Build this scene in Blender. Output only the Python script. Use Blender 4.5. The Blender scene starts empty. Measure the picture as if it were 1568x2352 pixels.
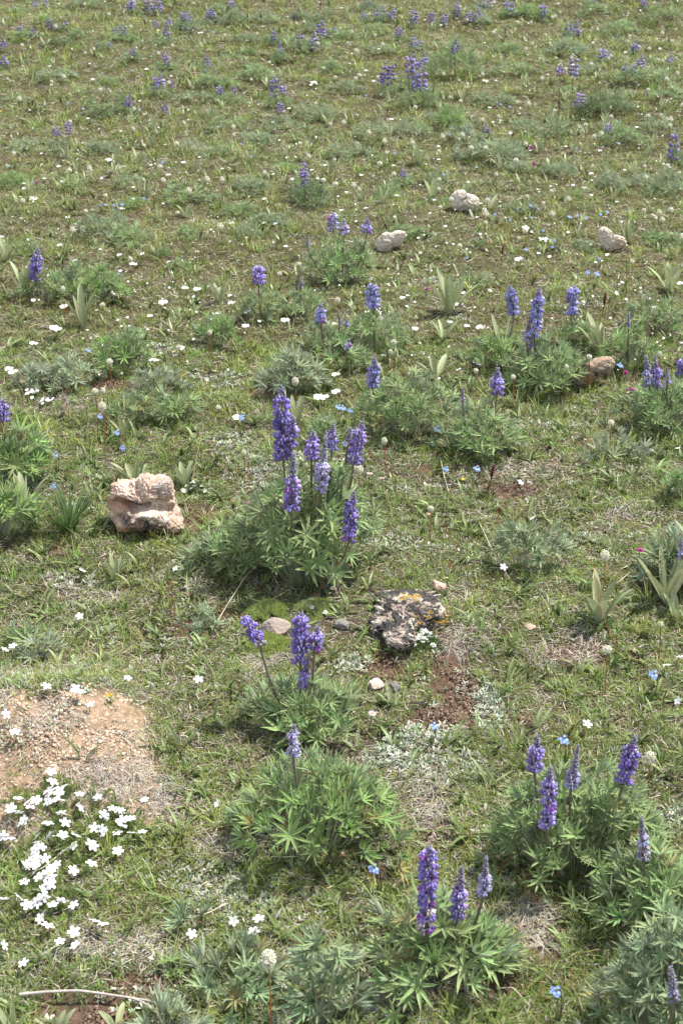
import bpy, math, random
import numpy as np
from mathutils import Vector
random.seed(7); rng = np.random.default_rng(11)
R = math.radians; PI = math.pi
scene = bpy.context.scene
COL = scene.collection
# ------------------------------------------------------------------ camera
PITCH, CAMZ, SLOPE = R(22), 1.767, math.tan(R(8))
cam = bpy.data.cameras.new('camera'); cam.sensor_fit = 'VERTICAL'; cam.sensor_height = 36; cam.lens = 50
cam.clip_start = .05; cam.clip_end = 2000
cam.dof.use_dof = True; cam.dof.focus_distance = 3.3; cam.dof.aperture_fstop = 13
camo = bpy.data.objects.new('camera', cam); COL.objects.link(camo)
camo.location = (0, 0, CAMZ); camo.rotation_euler = (R(90) - PITCH, 0, 0); scene.camera = camo
# ------------------------------------------------------------------ sky and sun
SUN_EL, SUN_AZ = R(66), R(72)          # azimuth clockwise from +Y (behind and right of the scene)
world = bpy.data.worlds.new('World'); scene.world = world; world.use_nodes = True
wn = world.node_tree; wn.nodes.clear()
sky = wn.nodes.new('ShaderNodeTexSky'); sky.sky_type = 'NISHITA'; sky.sun_disc = False
sky.sun_elevation = SUN_EL; sky.sun_rotation = SUN_AZ; sky.altitude = 3000; sky.dust_density = 2.0
bg = wn.nodes.new('ShaderNodeBackground'); bg.inputs[1].default_value = .15
wo = wn.nodes.new('ShaderNodeOutputWorld')
veil = wn.nodes.new('ShaderNodeMix'); veil.data_type = 'RGBA'; veil.inputs['Factor'].default_value = .6; veil.inputs['B'].default_value = (3.5, 3.5, 3.35, 1)   # thin high cloud
wn.links.new(sky.outputs[0], veil.inputs['A']); wn.links.new(veil.outputs['Result'], bg.inputs[0]); wn.links.new(bg.outputs[0], wo.inputs[0])
sl = bpy.data.lights.new('sun', 'SUN'); sl.energy = 3.7; sl.angle = R(3.5); sl.color = (1, .955, .88)
so = bpy.data.objects.new('sun', sl); COL.objects.link(so)
sd = Vector((math.sin(SUN_AZ) * math.cos(SUN_EL), math.cos(SUN_AZ) * math.cos(SUN_EL), math.sin(SUN_EL)))
so.rotation_euler = sd.to_track_quat('Z', 'Y').to_euler(); so.location = (3, 6, 8)
scene.view_settings.view_transform = 'Standard'; scene.view_settings.look = 'None'
scene.view_settings.exposure = 1.17; scene.view_settings.gamma = 1
scene.cycles.max_bounces = 6; scene.cycles.transmission_bounces = 4; scene.cycles.diffuse_bounces = 3

# ------------------------------------------------------------------ noise and terrain
def _h(ix, iy, s):
    n = (ix.astype(np.int64) * 374761393 + iy.astype(np.int64) * 668265263 + s * 1442695041) & 0xffffffff
    n = ((n ^ (n >> 13)) * 1274126177) & 0xffffffff
    return ((n ^ (n >> 16)) & 0xffff) / 65535.
def vnoise(x, y, s=0):
    x = np.asarray(x, float); y = np.asarray(y, float)
    ix = np.floor(x); iy = np.floor(y); fx = x - ix; fy = y - iy
    fx = fx * fx * (3 - 2 * fx); fy = fy * fy * (3 - 2 * fy)
    a = _h(ix, iy, s); b = _h(ix + 1, iy, s); c = _h(ix, iy + 1, s); d = _h(ix + 1, iy + 1, s)
    return (a * (1 - fx) + b * fx) * (1 - fy) + (c * (1 - fx) + d * fx) * fy
def fbm(x, y, s=0, o=4):
    v = 0; a = .5; t = 0
    for i in range(o):
        v = v + a * vnoise(x * 2**i, y * 2**i, s + i * 7); t += a; a *= .5
    return v / t
def sstep(a, b, x):
    t = np.clip((x - a) / (b - a), 0, 1); return t * t * (3 - 2 * t)
FPX = 2352 * 50 / 36.
def ray(px, py):
    cx = (px - 784) / FPX; cy = (1176 - py) / FPX
    return cx, math.cos(PITCH) + cy * math.sin(PITCH), -math.sin(PITCH) + cy * math.cos(PITCH)
MOUND = None
def H(x, y):
    x = np.asarray(x, float); y = np.asarray(y, float)
    yy = np.minimum(y, 60); z = SLOPE * yy + np.where(y > 60, 0, 0)
    far = sstep(3.5, 7, y)
    z = z + (fbm(x * .9, y * .9, 3, 3) - .5) * .13 * (.25 + .75 * far) + (fbm(x * 3.1, y * 3.1, 9, 2) - .5) * .035
    z = z + (fbm(x * 14, y * 14, 21, 2) - .5) * .012
    if MOUND is not None:
        cx, cy, rx, ry = MOUND
        e = ((x - cx) / rx)**2 + ((y - cy) / ry)**2
        z = z + .11 * np.exp(-e * 1.4) * (.75 + .5 * fbm(x * 9, y * 9, 33, 3))
    return z
def at(px, py, h=0.):
    dx, dy, dz = ray(px, py); t = (CAMZ) / (SLOPE * dy - dz)
    for _ in range(14):
        x = dx * t; y = dy * t; z = CAMZ + dz * t
        t -= (z - float(H(x, y)) - h) / (dz - SLOPE * dy) * .9
    return np.array([dx * t, dy * t, CAMZ + dz * t])
def atY(px, py, Y):
    dx, dy, dz = ray(px, py); t = Y / dy
    return np.array([dx * t, Y, CAMZ + dz * t])
def ppm(p): # D pixels per metre at a point
    d = p[1] * math.cos(PITCH) - (p[2] - CAMZ) * math.sin(PITCH); return FPX / d
def ell(cx, cy, rx, ry):
    c = at(cx, cy); m = ppm(c); dep = math.asin(min(.95, max(.12, math.sin(PITCH + R(8) + math.atan((cy - 1176) / FPX)))))
    return (c[0], c[1], rx / m, ry / (m * math.sin(dep)))
MOUND = ell(95, 1720, 300, 170)
SAND = [ell(100, 1705, 310, 145), ell(260, 1800, 165, 95), ell(40, 1620, 100, 60)]
SOIL = [ell(e[0], e[1], e[2] * 1.2, e[3] * 1.25) for e in [(1050,1580,48,70),(1040,1500,45,35),(1000,1650,60,26),(448,1182,40,30),(190,2335,130,62),(300,2270,90,40),
   (880,1530,50,24),(1335,1500,85,22),(270,882,55,14),(1190,1650,36,18),(720,1560,30,20),(60,870,50,12),(430,1450,50,20),(1180,1130,60,14),
   (1000,1900,40,50),(1250,2150,60,50),(150,1260,40,14),(520,1420,50,14),(1110,2260,90,30),(860,2000,50,20),(620,900,50,10),(980,1080,40,10)]]
SILV = [ell(*e) for e in [(985,1735,115,38),(1120,1640,36,38),(1010,1690,80,18),(480,2040,70,40),(180,1340,75,16),(870,2300,60,38),(640,2300,34,50),
   (500,875,70,20),(540,1020,60,40),(580,1090,50,36),(1000,645,40,10),(1275,640,45,9),(900,1720,40,30),(1240,1255,60,12),(350,800,60,10),
   (930,1250,70,14),(800,1520,40,16),(1320,700,60,10),(1110,1600,26,26),(560,2090,60,26),(1170,980,60,14),(1080,730,40,8),(880,1250,40,10),
   (1120,2020,50,26),(1540,1880,30,20),(130,880,90,10),(700,1060,100,16),(1010,1120,70,10),(1300,1240,60,12)]]
GREY = [ell(*e) for e in [(280,1820,110,50),(200,1370,90,26),(560,1940,130,34),(300,2170,150,50),(740,2240,60,40),(1060,1370,50,22),(1090,1460,80,30),
   (950,2260,130,40),(1200,2120,90,60),(900,1430,60,50),(640,1500,80,30),(1180,1080,110,24),(1300,1480,120,36),(620,1340,80,26),(100,930,120,20),(1430,1180,80,20),(980,1850,60,70)]]
def mask(L, x, y, n=.45, s=5, fr=16):
    m = np.zeros_like(x, dtype=float); nz = (fbm(x * fr, y * fr, s, 3) - .5) * 2 * n
    for cx, cy, rx, ry in L:
        e = np.sqrt(((x - cx) / rx)**2 + ((y - cy) / ry)**2) + nz
        m = np.maximum(m, 1 - sstep(.7, 1.12, e))
    return m

# ------------------------------------------------------------------ mesh building
def srgb(r, g, b):
    c = np.array([r, g, b], float) / 255.
    return np.where(c < .04045, c / 12.92, ((c + .055) / 1.055)**2.4)
class MB:
    def __init__(s): s.V = []; s.F = []; s.C = []; s.E = []; s.n = 0
    def add(s, V, F, C, E=None):
        V = np.asarray(V, float).reshape(-1, 3); n = len(V); F = np.asarray(F, np.int64)
        C = np.asarray(C, float); C = np.broadcast_to(C, (n, 3)) if C.ndim == 1 else C
        s.V.append(V); s.F.append(F + s.n); s.C.append(C)
        s.E.append(np.zeros(n) if E is None else np.asarray(E, float).reshape(-1)); s.n += n
    def mesh(s, name, mats, smooth=True):
        me = bpy.data.meshes.new(name)
        V = np.concatenate(s.V).astype(np.float32); C = np.concatenate(s.C); E = np.concatenate(s.E)
        me.vertices.add(len(V)); me.vertices.foreach_set('co', V.ravel())
        loops = np.concatenate([f.ravel() for f in s.F]).astype(np.int32)
        tot = np.concatenate([np.full(len(f), f.shape[1]) for f in s.F]).astype(np.int32)
        st = (np.cumsum(tot) - tot).astype(np.int32)
        me.loops.add(len(loops)); me.loops.foreach_set('vertex_index', loops)
        me.polygons.add(len(tot)); me.polygons.foreach_set('loop_start', st); me.polygons.foreach_set('loop_total', tot)
        me.polygons.foreach_set('use_smooth', np.full(len(tot), smooth))
        a = me.color_attributes.new('Col', 'FLOAT_COLOR', 'POINT')
        a.data.foreach_set('color', np.concatenate([C, np.ones((len(C), 1))], 1).astype(np.float32).ravel())
        e = me.attributes.new('edge', 'FLOAT', 'POINT'); e.data.foreach_set('value', E.astype(np.float32))
        for m in (mats if isinstance(mats, list) else [mats]): me.materials.append(m)
        me.update(calc_edges=True)
        return me
    def obj(s, name, mat, parent=None, smooth=True, loc=None):
        me = s.mesh(name, mat, smooth)
        if loc is not None: me.transform(__import__('mathutils').Matrix.Translation(-Vector(loc)))
        o = bpy.data.objects.new(name, me); COL.objects.link(o)
        if parent is not None: o.parent = parent
        elif loc is not None: o.location = loc
        return o
def unit(v): return v / np.maximum(np.linalg.norm(v, axis=-1, keepdims=True), 1e-9)
P_GRASS = lambda t: (1 - t**2.2) * .92 + .08
P_LEAF = lambda t: np.sin(np.clip(t * .93 + .05, 0, 1) * PI)**.7 * .97 + .03
P_LANCE = lambda t: np.sin(np.clip(t**.75 * .93 + .07, 0, 1) * PI)**.8 * .97 + .03
P_STRAP = lambda t: np.minimum(.55 + t * .9, 1) * np.sqrt(np.clip(1 - t**3.2, 0, 1)) + .02
P_PETAL = lambda t: np.sqrt(np.clip(1 - ((t - .62) / .62)**2, 0.02, 1)) * .95 + .02
def ribbons(mb, base, d, nrm, L, W, col, curv=0., side_c=0., fold=0., S=3, prof=P_GRASS, K=2, tipcol=None):
    base = np.asarray(base, float).reshape(-1, 3); N = len(base)
    d = unit(np.broadcast_to(d, (N, 3))); nrm = np.broadcast_to(nrm, (N, 3))
    sd_ = unit(np.cross(d, nrm)); nrm = np.cross(sd_, d)
    L = np.broadcast_to(L, (N,)); W = np.broadcast_to(W, (N,)); curv = np.broadcast_to(curv, (N,)); side_c = np.broadcast_to(side_c, (N,))
    t = np.linspace(0, 1, S + 1); w = prof(t)
    ctr = base[:, None] + d[:, None] * (L[:, None] * (t - .28 * np.abs(curv[:, None]) * t**2))[:, :, None] \
        - nrm[:, None] * (L * curv)[:, None, None] * (t**2)[None, :, None] + sd_[:, None] * (L * side_c)[:, None, None] * (t**2)[None, :, None]
    a = np.linspace(-1, 1, K)
    off = a[None, None, :] * (W[:, None] * w[None] * .5)[:, :, None]
    V = ctr[:, :, None] + sd_[:, None, None] * off[..., None] + nrm[:, None, None] * (fold * np.abs(off))[..., None]
    idx = np.arange(N * (S + 1) * K).reshape(N, S + 1, K)
    F = np.stack([idx[:, :-1, :-1], idx[:, :-1, 1:], idx[:, 1:, 1:], idx[:, 1:, :-1]], -1).reshape(-1, 4)
    col = np.broadcast_to(col, (N, 3))
    C = np.repeat(col, (S + 1) * K, 0)
    if tipcol is not None:
        tt = np.tile(np.repeat(t, K), N)[:, None]; tc = np.repeat(np.broadcast_to(tipcol, (N, 3)), (S + 1) * K, 0)
        C = C * (1 - tt**2) + tc * tt**2
    mb.add(V.reshape(-1, 3), F, C, np.tile(np.abs(a), N * (S + 1)))
def tube(mb, pts, r, col, n=5):
    pts = np.asarray(pts, float); M = len(pts); r = np.broadcast_to(r, (M,))
    tg = unit(np.gradient(pts, axis=0)); ref = np.array([0.31, .95, .05])
    a = unit(np.cross(tg, ref)); b = np.cross(tg, a)
    th = np.arange(n) / n * 2 * PI
    V = pts[:, None] + (a[:, None] * np.cos(th)[None, :, None] + b[:, None] * np.sin(th)[None, :, None]) * r[:, None, None]
    i = np.arange(M * n).reshape(M, n); j = np.roll(i, -1, 1)
    F = np.stack([i[:-1], j[:-1], j[1:], i[1:]], -1).reshape(-1, 4)
    mb.add(V.reshape(-1, 3), F, col)
def bez(p0, p1, p2, n=8):
    t = np.linspace(0, 1, n)[:, None]; return (1 - t)**2 * np.array(p0) + 2 * t * (1 - t) * np.array(p1) + t * t * np.array(p2)
def sph(nu, nv):
    V = [(0, 0, -1)]
    for i in range(1, nv):
        ph = -PI / 2 + PI * i / nv
        V += [(math.cos(ph) * math.cos(2 * PI * k / nu), math.cos(ph) * math.sin(2 * PI * k / nu), math.sin(ph)) for k in range(nu)]
    V.append((0, 0, 1)); F = []
    for k in range(nu): F.append((0, 1 + (k + 1) % nu, 1 + k))
    for i in range(nv - 2):
        for k in range(nu):
            a = 1 + i * nu + k; b = 1 + i * nu + (k + 1) % nu
            F += [(a, b, b + nu), (a, b + nu, a + nu)]
    top = len(V) - 1; o = 1 + (nv - 2) * nu
    for k in range(nu): F.append((o + k, o + (k + 1) % nu, top))
    return np.array(V), np.array(F)
SPH6, SPH5, SPH4 = sph(7, 5), sph(5, 4), sph(4, 3)
def blobs(mb, proto, c, X, Y, Z, sx, sy, sz, col):
    """ellipsoids: centres c, axes X,Y,Z with half sizes"""
    PV, PF = proto; c = np.asarray(c).reshape(-1, 3); N = len(c)
    g = lambda v: np.broadcast_to(np.asarray(v, float), (N,))[:, None]
    Mx = np.broadcast_to(X, (N, 3)) * g(sx); My = np.broadcast_to(Y, (N, 3)) * g(sy); Mz = np.broadcast_to(Z, (N, 3)) * g(sz)
    V = c[:, None] + PV[None, :, 0:1] * Mx[:, None] + PV[None, :, 1:2] * My[:, None] + PV[None, :, 2:3] * Mz[:, None]
    F = (PF[None] + (np.arange(N) * len(PV))[:, None, None]).reshape(-1, 3)
    mb.add(V.reshape(-1, 3), F, np.repeat(np.broadcast_to(col, (N, 3)), len(PV), 0))

# ------------------------------------------------------------------ materials
def newmat(name):
    m = bpy.data.materials.new(name); m.use_nodes = True; nt = m.node_tree; nt.nodes.clear()
    return m, nt, nt.nodes.new, nt.links.new
def attr(nt, nm):
    a = nt.nodes.new('ShaderNodeAttribute'); a.attribute_name = nm; return a
def plantmat(name, rough=.5, trans=.25, margin=None, spec=.35, ms=(.62, .95), mw=.75, sheen=0., back=None):
    m, nt, N, Lk = newmat(name)
    a = attr(nt, 'Col'); out = N('ShaderNodeOutputMaterial'); b = N('ShaderNodeBsdfPrincipled')
    b.inputs['Roughness'].default_value = rough; b.inputs['Specular IOR Level'].default_value = spec
    col = a.outputs['Color']
    nz = N('ShaderNodeTexNoise'); nz.inputs['Scale'].default_value = 160; nz.inputs['Detail'].default_value = 2
    tc = N('ShaderNodeTexCoord'); Lk(tc.outputs['Object'], nz.inputs['Vector'])
    mr = N('ShaderNodeMapRange'); mr.inputs['From Min'].default_value = .3; mr.inputs['From Max'].default_value = .7; mr.inputs['To Min'].default_value = .82; mr.inputs['To Max'].default_value = 1.16
    Lk(nz.outputs['Fac'], mr.inputs['Value'])
    mu = N('ShaderNodeVectorMath'); mu.operation = 'SCALE'; Lk(col, mu.inputs[0]); Lk(mr.outputs[0], mu.inputs['Scale']); col = mu.outputs[0]
    if margin is not None:
        e = attr(nt, 'edge'); r2 = N('ShaderNodeMapRange'); r2.inputs['From Min'].default_value = ms[0]; r2.inputs['From Max'].default_value = ms[1]; r2.inputs['To Max'].default_value = mw
        Lk(e.outputs['Fac'], r2.inputs['Value'])
        r3 = N('ShaderNodeMapRange'); r3.inputs['From Min'].default_value = .12; r3.inputs['From Max'].default_value = 0; r3.inputs['To Max'].default_value = .45
        Lk(e.outputs['Fac'], r3.inputs['Value'])
        mxx = N('ShaderNodeMath'); mxx.operation = 'MAXIMUM'; Lk(r2.outputs[0], mxx.inputs[0]); Lk(r3.outputs[0], mxx.inputs[1])
        mx = N('ShaderNodeMix'); mx.data_type = 'RGBA'; Lk(mxx.outputs[0], mx.inputs['Factor']); Lk(col, mx.inputs['A']); mx.inputs['B'].default_value = (*margin, 1); col = mx.outputs['Result']
    if back is not None:
        ge = N('ShaderNodeNewGeometry'); mb_ = N('ShaderNodeMix'); mb_.data_type = 'RGBA'; f_ = N('ShaderNodeMath'); f_.operation = 'MULTIPLY'; f_.inputs[1].default_value = .55
        Lk(ge.outputs['Backfacing'], f_.inputs[0]); Lk(f_.outputs[0], mb_.inputs['Factor']); Lk(col, mb_.inputs['A']); mb_.inputs['B'].default_value = (*back, 1); col = mb_.outputs['Result']
    Lk(col, b.inputs['Base Color'])
    if sheen: b.inputs['Sheen Weight'].default_value = sheen; b.inputs['Sheen Roughness'].default_value = .5
    if trans > 0:
        t = N('ShaderNodeBsdfTranslucent'); Lk(col, t.inputs['Color']); ms_ = N('ShaderNodeMixShader'); ms_.inputs[0].default_value = trans
        Lk(b.outputs[0], ms_.inputs[1]); Lk(t.outputs[0], ms_.inputs[2]); Lk(ms_.outputs[0], out.inputs[0])
    else: Lk(b.outputs[0], out.inputs[0])
    return m
M_GRASS = plantmat('grass_blade', .45, .3, spec=.4)
M_LITTER = plantmat('dead_grass', .8, .1, spec=.2)
M_LUP = plantmat('lupine_leaf', .55, .3, margin=(.42, .48, .32), spec=.25, sheen=.1, back=(.36, .40, .30))
M_STRAP = plantmat('strap_leaf', .55, .2, margin=(.34, .38, .24), ms=(.82, 1), mw=.5, spec=.35, sheen=.15)
M_LEAF = plantmat('broad_leaf', .45, .2, spec=.4)
M_SILV = plantmat('silver_leaf', .8, .1, spec=.15, sheen=.2)
M_STEM = plantmat('stem', .6, 0)
M_PETAL = plantmat('petal', .5, .25, spec=.2)
M_VIO = plantmat('lupine_floret', .5, .12, spec=.3, sheen=.15)
M_WOOD = plantmat('twig', .8, 0, spec=.2)

def rockmat(name, c1, c2, c3, dark=None, darkamt=0., lichen=False, scale=14.):
    m, nt, N, Lk = newmat(name); out = N('ShaderNodeOutputMaterial'); b = N('ShaderNodeBsdfPrincipled'); b.inputs['Roughness'].default_value = .9; b.inputs['Specular IOR Level'].default_value = .2
    tc = N('ShaderNodeTexCoord')
    def nz(sc, det=6, ro=.6, dist=0.):
        n = N('ShaderNodeTexNoise'); n.inputs['Scale'].default_value = sc; n.inputs['Detail'].default_value = det; n.inputs['Roughness'].default_value = ro; n.inputs['Distortion'].default_value = dist
        Lk(tc.outputs['Object'], n.inputs['Vector']); return n.outputs['Fac']
    def mapr(v, a, bb, lo=0., hi=1.):
        r = N('ShaderNodeMapRange'); r.inputs['From Min'].default_value = a; r.inputs['From Max'].default_value = bb; r.inputs['To Min'].default_value = lo; r.inputs['To Max'].default_value = hi; Lk(v, r.inputs['Value']); return r.outputs[0]
    def mix(f, A, B):
        x = N('ShaderNodeMix'); x.data_type = 'RGBA'
        if isinstance(f, float): x.inputs['Factor'].default_value = f
        else: Lk(f, x.inputs['Factor'])
        for k, v in (('A', A), ('B', B)):
            if isinstance(v, tuple) or isinstance(v, np.ndarray): x.inputs[k].default_value = (*v, 1)
            else: Lk(v, x.inputs[k])
        return x.outputs['Result']
    def mul(a, bb):
        x = N('ShaderNodeMath'); x.operation = 'MULTIPLY'; Lk(a, x.inputs[0])
        if isinstance(bb, float): x.inputs[1].default_value = bb
        else: Lk(bb, x.inputs[1])
        return x.outputs[0]
    c = mix(mapr(nz(scale, 6, .65), .38, .62), c1, c2); c = mix(mapr(nz(scale * 2.3, 8, .7, .4), .5, .66), c, c3)
    c = mix(mapr(nz(scale * 7, 6, .8, .6), .50, .66, 0, .45), c, tuple(np.array(c2) * .3)); c = mix(mapr(nz(scale * 4, 6, .8, 1.5), .58, .64, 0, .35), c, tuple(np.array(c2) * .45))
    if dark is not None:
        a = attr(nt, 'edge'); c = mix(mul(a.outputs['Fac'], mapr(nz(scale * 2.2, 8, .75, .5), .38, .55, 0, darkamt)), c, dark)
    if lichen:
        f1 = nz(17, 9, .75, .9); blk = mapr(f1, .43, .47); c = mix(mapr(nz(60, 4, .8), .4, .7, 0, .8), c, (.36, .34, .30))
        c = mix(blk, c, mix(mapr(nz(90, 3, .8), .35, .75), (.035, .033, .033), (.11, .105, .10)))
        wh = mul(mapr(nz(23, 6, .7, 1.2), .565, .585), mapr(nz(150, 2, .5), .3, .5)); c = mix(wh, c, (.62, .56, .47))
        og = mul(mapr(nz(19, 4, .6), .585, .615), mapr(nz(75, 4, .7, .4), .49, .53)); c = mix(og, c, (.42, .27, .06))
    tn = attr(nt, 'Col'); mt = N('ShaderNodeMix'); mt.data_type = 'RGBA'; mt.blend_type = 'MULTIPLY'; mt.inputs['Factor'].default_value = 1; Lk(c, mt.inputs['A']); Lk(tn.outputs['Color'], mt.inputs['B']); c = mt.outputs['Result']
    Lk(c, b.inputs['Base Color'])
    bp = N('ShaderNodeBump'); bp.inputs['Strength'].default_value = 1; bp.inputs['Distance'].default_value = .008; Lk(nz(scale * 7, 8, .75), bp.inputs['Height']); Lk(bp.outputs[0], b.inputs['Normal'])
    Lk(b.outputs[0], out.inputs[0]); return m

def groundmat():
    m, nt, N, Lk = newmat('meadow_soil'); out = N('ShaderNodeOutputMaterial'); b = N('ShaderNodeBsdfPrincipled'); b.inputs['Roughness'].default_value = .95; b.inputs['Specular IOR Level'].default_value = .1
    tc = N('ShaderNodeTexCoord')
    def nz(sc, det=5, ro=.65):
        n = N('ShaderNodeTexNoise'); n.inputs['Scale'].default_value = sc; n.inputs['Detail'].default_value = det; n.inputs['Roughness'].default_value = ro; Lk(tc.outputs['Object'], n.inputs['Vector']); return n.outputs['Fac']
    r = N('ShaderNodeMapRange'); r.inputs['From Min'].default_value = .3; r.inputs['From Max'].default_value = .7; r.inputs['To Min'].default_value = .5; r.inputs['To Max'].default_value = 1.45; Lk(nz(95, 6, .75), r.inputs['Value'])
    a = attr(nt, 'Col'); mu = N('ShaderNodeVectorMath'); mu.operation = 'SCALE'; Lk(a.outputs['Color'], mu.inputs[0]); Lk(r.outputs[0], mu.inputs['Scale'])
    Lk(mu.outputs[0], b.inputs['Base Color'])
    bp = N('ShaderNodeBump'); bp.inputs['Strength'].default_value = 1; bp.inputs['Distance'].default_value = .012; Lk(nz(70, 8, .75), bp.inputs['Height']); Lk(bp.outputs[0], b.inputs['Normal'])
    Lk(b.outputs[0], out.inputs[0]); return m

# ------------------------------------------------------------------ tagging and labels
def tag(o, label=None, cat=None, group=None, kind=None):
    if label: o['label'] = label
    if cat: o['category'] = cat
    if group: o['group'] = group
    if kind: o['kind'] = kind
    return o
def empty(name, loc, label, cat, group=None):
    o = bpy.data.objects.new(name, None); COL.objects.link(o); o.location = loc; o.empty_display_size = .02
    return tag(o, label, cat, group)
LM = [('the pink rock', 335, 1160), ('the lichen covered rock', 935, 1420), ('the tall central lupine', 720, 1150), ('the sandy mound', 150, 1680),
      ('the white phlox mat', 160, 1900), ('the rounded pale rock', 1066, 465), ('the flat pale rock', 895, 553), ('the two-part pale rock', 1400, 550),
      ('the brown cracked rock', 1355, 855), ('the big strap leaved plant', 1030, 675), ('the bare soil strip', 1050, 1590), ('the bottom edge twig', 250, 2280),
      ('the bright green upper cushion', 1046, 150), ('the lone spike at left', 84, 605), ('the top left corner', 0, 0), ('the top right corner', 1568, 0),
      ('the middle of the top edge', 784, 0), ('the bottom right corner', 1568, 2352), ('the upper right spike', 1550, 335), ('the right hand bushy lupine', 1330, 1850),
      ('the front lupine', 1000, 2090), ('the lone front lupine bush', 740, 1830), ('the four-spike lupine', 700, 1560), ('the grass clump by the pink rock', 160, 1150),
      ('the distant lupine pair', 635, 200), ('the left lupine edge', 10, 1010), ('the lupine beside the brown rock', 1250, 830), ('the tall fan of leaves at right', 1530, 1290),
      ('the silvery lupine clump', 670, 850), ('the grey-green upper clump', 1390, 245), ('the bushy lupine behind the flat rock', 785, 590), ('the left far lupine pair', 143, 295)]
USED = {}
def where(px, py, look, maxw=16):
    """words that place a thing beside a landmark one can find; unique over all calls"""
    c = sorted(LM, key=lambda l: (l[1] - px)**2 + ((l[2] - py) * 1.3)**2)
    for k, (nm, lx, ly) in enumerate(c[:32]):
        dx, dy = px - lx, (py - ly); d = math.hypot(dx, dy); sc = .35 + .65 * max(py, 0) / 2352
        h = '' if abs(dx) < .4 * abs(dy) else ('left' if dx < 0 else 'right'); v = '' if abs(dy) < .4 * abs(dx) else ('above' if dy < 0 else 'below')
        if v and h: w = f'{v} and {h} of'
        elif v: w = v
        else: w = h + ' of'
        q = 'just ' if d < 90 * sc + 20 else ('a little ' if d < 200 * sc + 30 else ('some way ' if d < 400 * sc + 40 else 'far '))
        s = f'{look}, {q}{w} {nm}'
        if len(s.split()) <= maxw and s not in USED: USED[s] = 1; return s
    return None

# ------------------------------------------------------------------ ground
def build_ground():
    ys = [-40, -20, -10, -5, -2, 0, .4]; y = .8
    while y < 14: ys.append(y); y += .0075 * y
    while y < 400: ys.append(y); y *= 1.06
    ys = np.array(ys); u = np.concatenate([[-300, -60, -12, -4, -2, -1.4], np.linspace(-1, 1, 250), [1.4, 2, 4, 12, 60, 300]])
    Y, U = np.meshgrid(ys, u, indexing='ij'); X = U * (.42 * np.clip(Y, .8, 40) + .4)
    sa, so_ = mask(SAND, X, Y, .75, 5, 7), mask(SOIL, X, Y, .5)
    Z = H(X, Y) + (fbm(X * 45, Y * 45, 31, 3) - .5) * .012 * np.maximum(sa * 1.1, so_) - so_ * .006
    n1 = fbm(X * 7, Y * 7, 41)[..., None]; n2 = fbm(X * 30, Y * 30, 43)[..., None]
    base = np.array([.07, .05, .033]) * (1 - n1) + np.array([.15, .125, .08]) * n1
    sand = np.array([.42, .30, .205]) * (.75 + .5 * n2); soil = np.array([.15, .10, .07]) * (.7 + .6 * n2)
    C = base * (1 - so_[..., None]) + soil * so_[..., None]; C = C * (1 - sa[..., None]) + sand * sa[..., None]
    fy = sstep(12, 30, Y)[..., None]; C = C * (1 - fy) + (np.array([.10, .115, .045]) * (.6 + .8 * n1)) * fy
    mb = MB(); i = np.arange(X.size).reshape(X.shape)
    F = np.stack([i[:-1, :-1], i[:-1, 1:], i[1:, 1:], i[1:, :-1]], -1).reshape(-1, 4)
    mb.add(np.stack([X, Y, Z], -1).reshape(-1, 3), F, C.reshape(-1, 3))
    o = mb.obj('ground', groundmat()); tag(o, 'brown meadow soil sloping gently uphill', kind='structure')
build_ground()

# ------------------------------------------------------------------ ground cover
YMAX = 13.5
def scatter(n, power=1.45, y0=1.25, y1=YMAX, margin=.35):
    """points over the visible slope, denser near the camera"""
    k = 1 - power + 1                                     # area density ~ y^-power over a width ~ y
    out = []
    while sum(len(o) for o in out) < n:
        u = rng.random(n); y = (y0**(k + .0001) + u * (y1**(k + .0001) - y0**(k + .0001)))**(1 / (k + .0001))
        w = .285 * y + margin; x = (rng.random(n) * 2 - 1) * w
        out.append(np.stack([x, y], 1))
    return np.concatenate(out)[:n]
def rnd(n, a, b): return a + rng.random(n) * (b - a)
def pick(cols, w, n, var=.18):
    c = np.array(cols)[rng.choice(len(cols), n, p=np.array(w) / sum(w))]
    return c * (1 + (rng.random((n, 1)) - .5) * 2 * var) * (1 + (rng.random((n, 3)) - .5) * .12)
ROCKS_AVOID = []                                          # (x, y, r): nothing sprouts through stones
def free(p, pad=1.):
    ok = np.ones(len(p), bool)
    for x, y, rx, ry in ROCKS_AVOID: ok &= ((p[:, 0] - x) / (rx * pad))**2 + ((p[:, 1] - y) / (ry * pad))**2 > 1
    return ok
for e in [(335,1200,72,26),(935,1435,56,30),(633,1440,34,22),(1066,480,30,10),(897,560,34,9),(1404,560,32,9),(1352,872,42,16),(865,1572,24,12),(905,1580,14,10)]:
    ROCKS_AVOID.append(ell(*e))
G1, G2, G3, G4, G5 = (.175,.29,.055), (.26,.33,.07), (.085,.17,.04), (.19,.285,.12), (.215,.35,.055)
STRAW, GREYL, BRN, PALE = (.43,.37,.26), (.37,.34,.30), (.17,.125,.09), (.58,.53,.44)
def size_of(y): return .55 + .45 * np.clip(y / 2.6, .8, 5)

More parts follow.
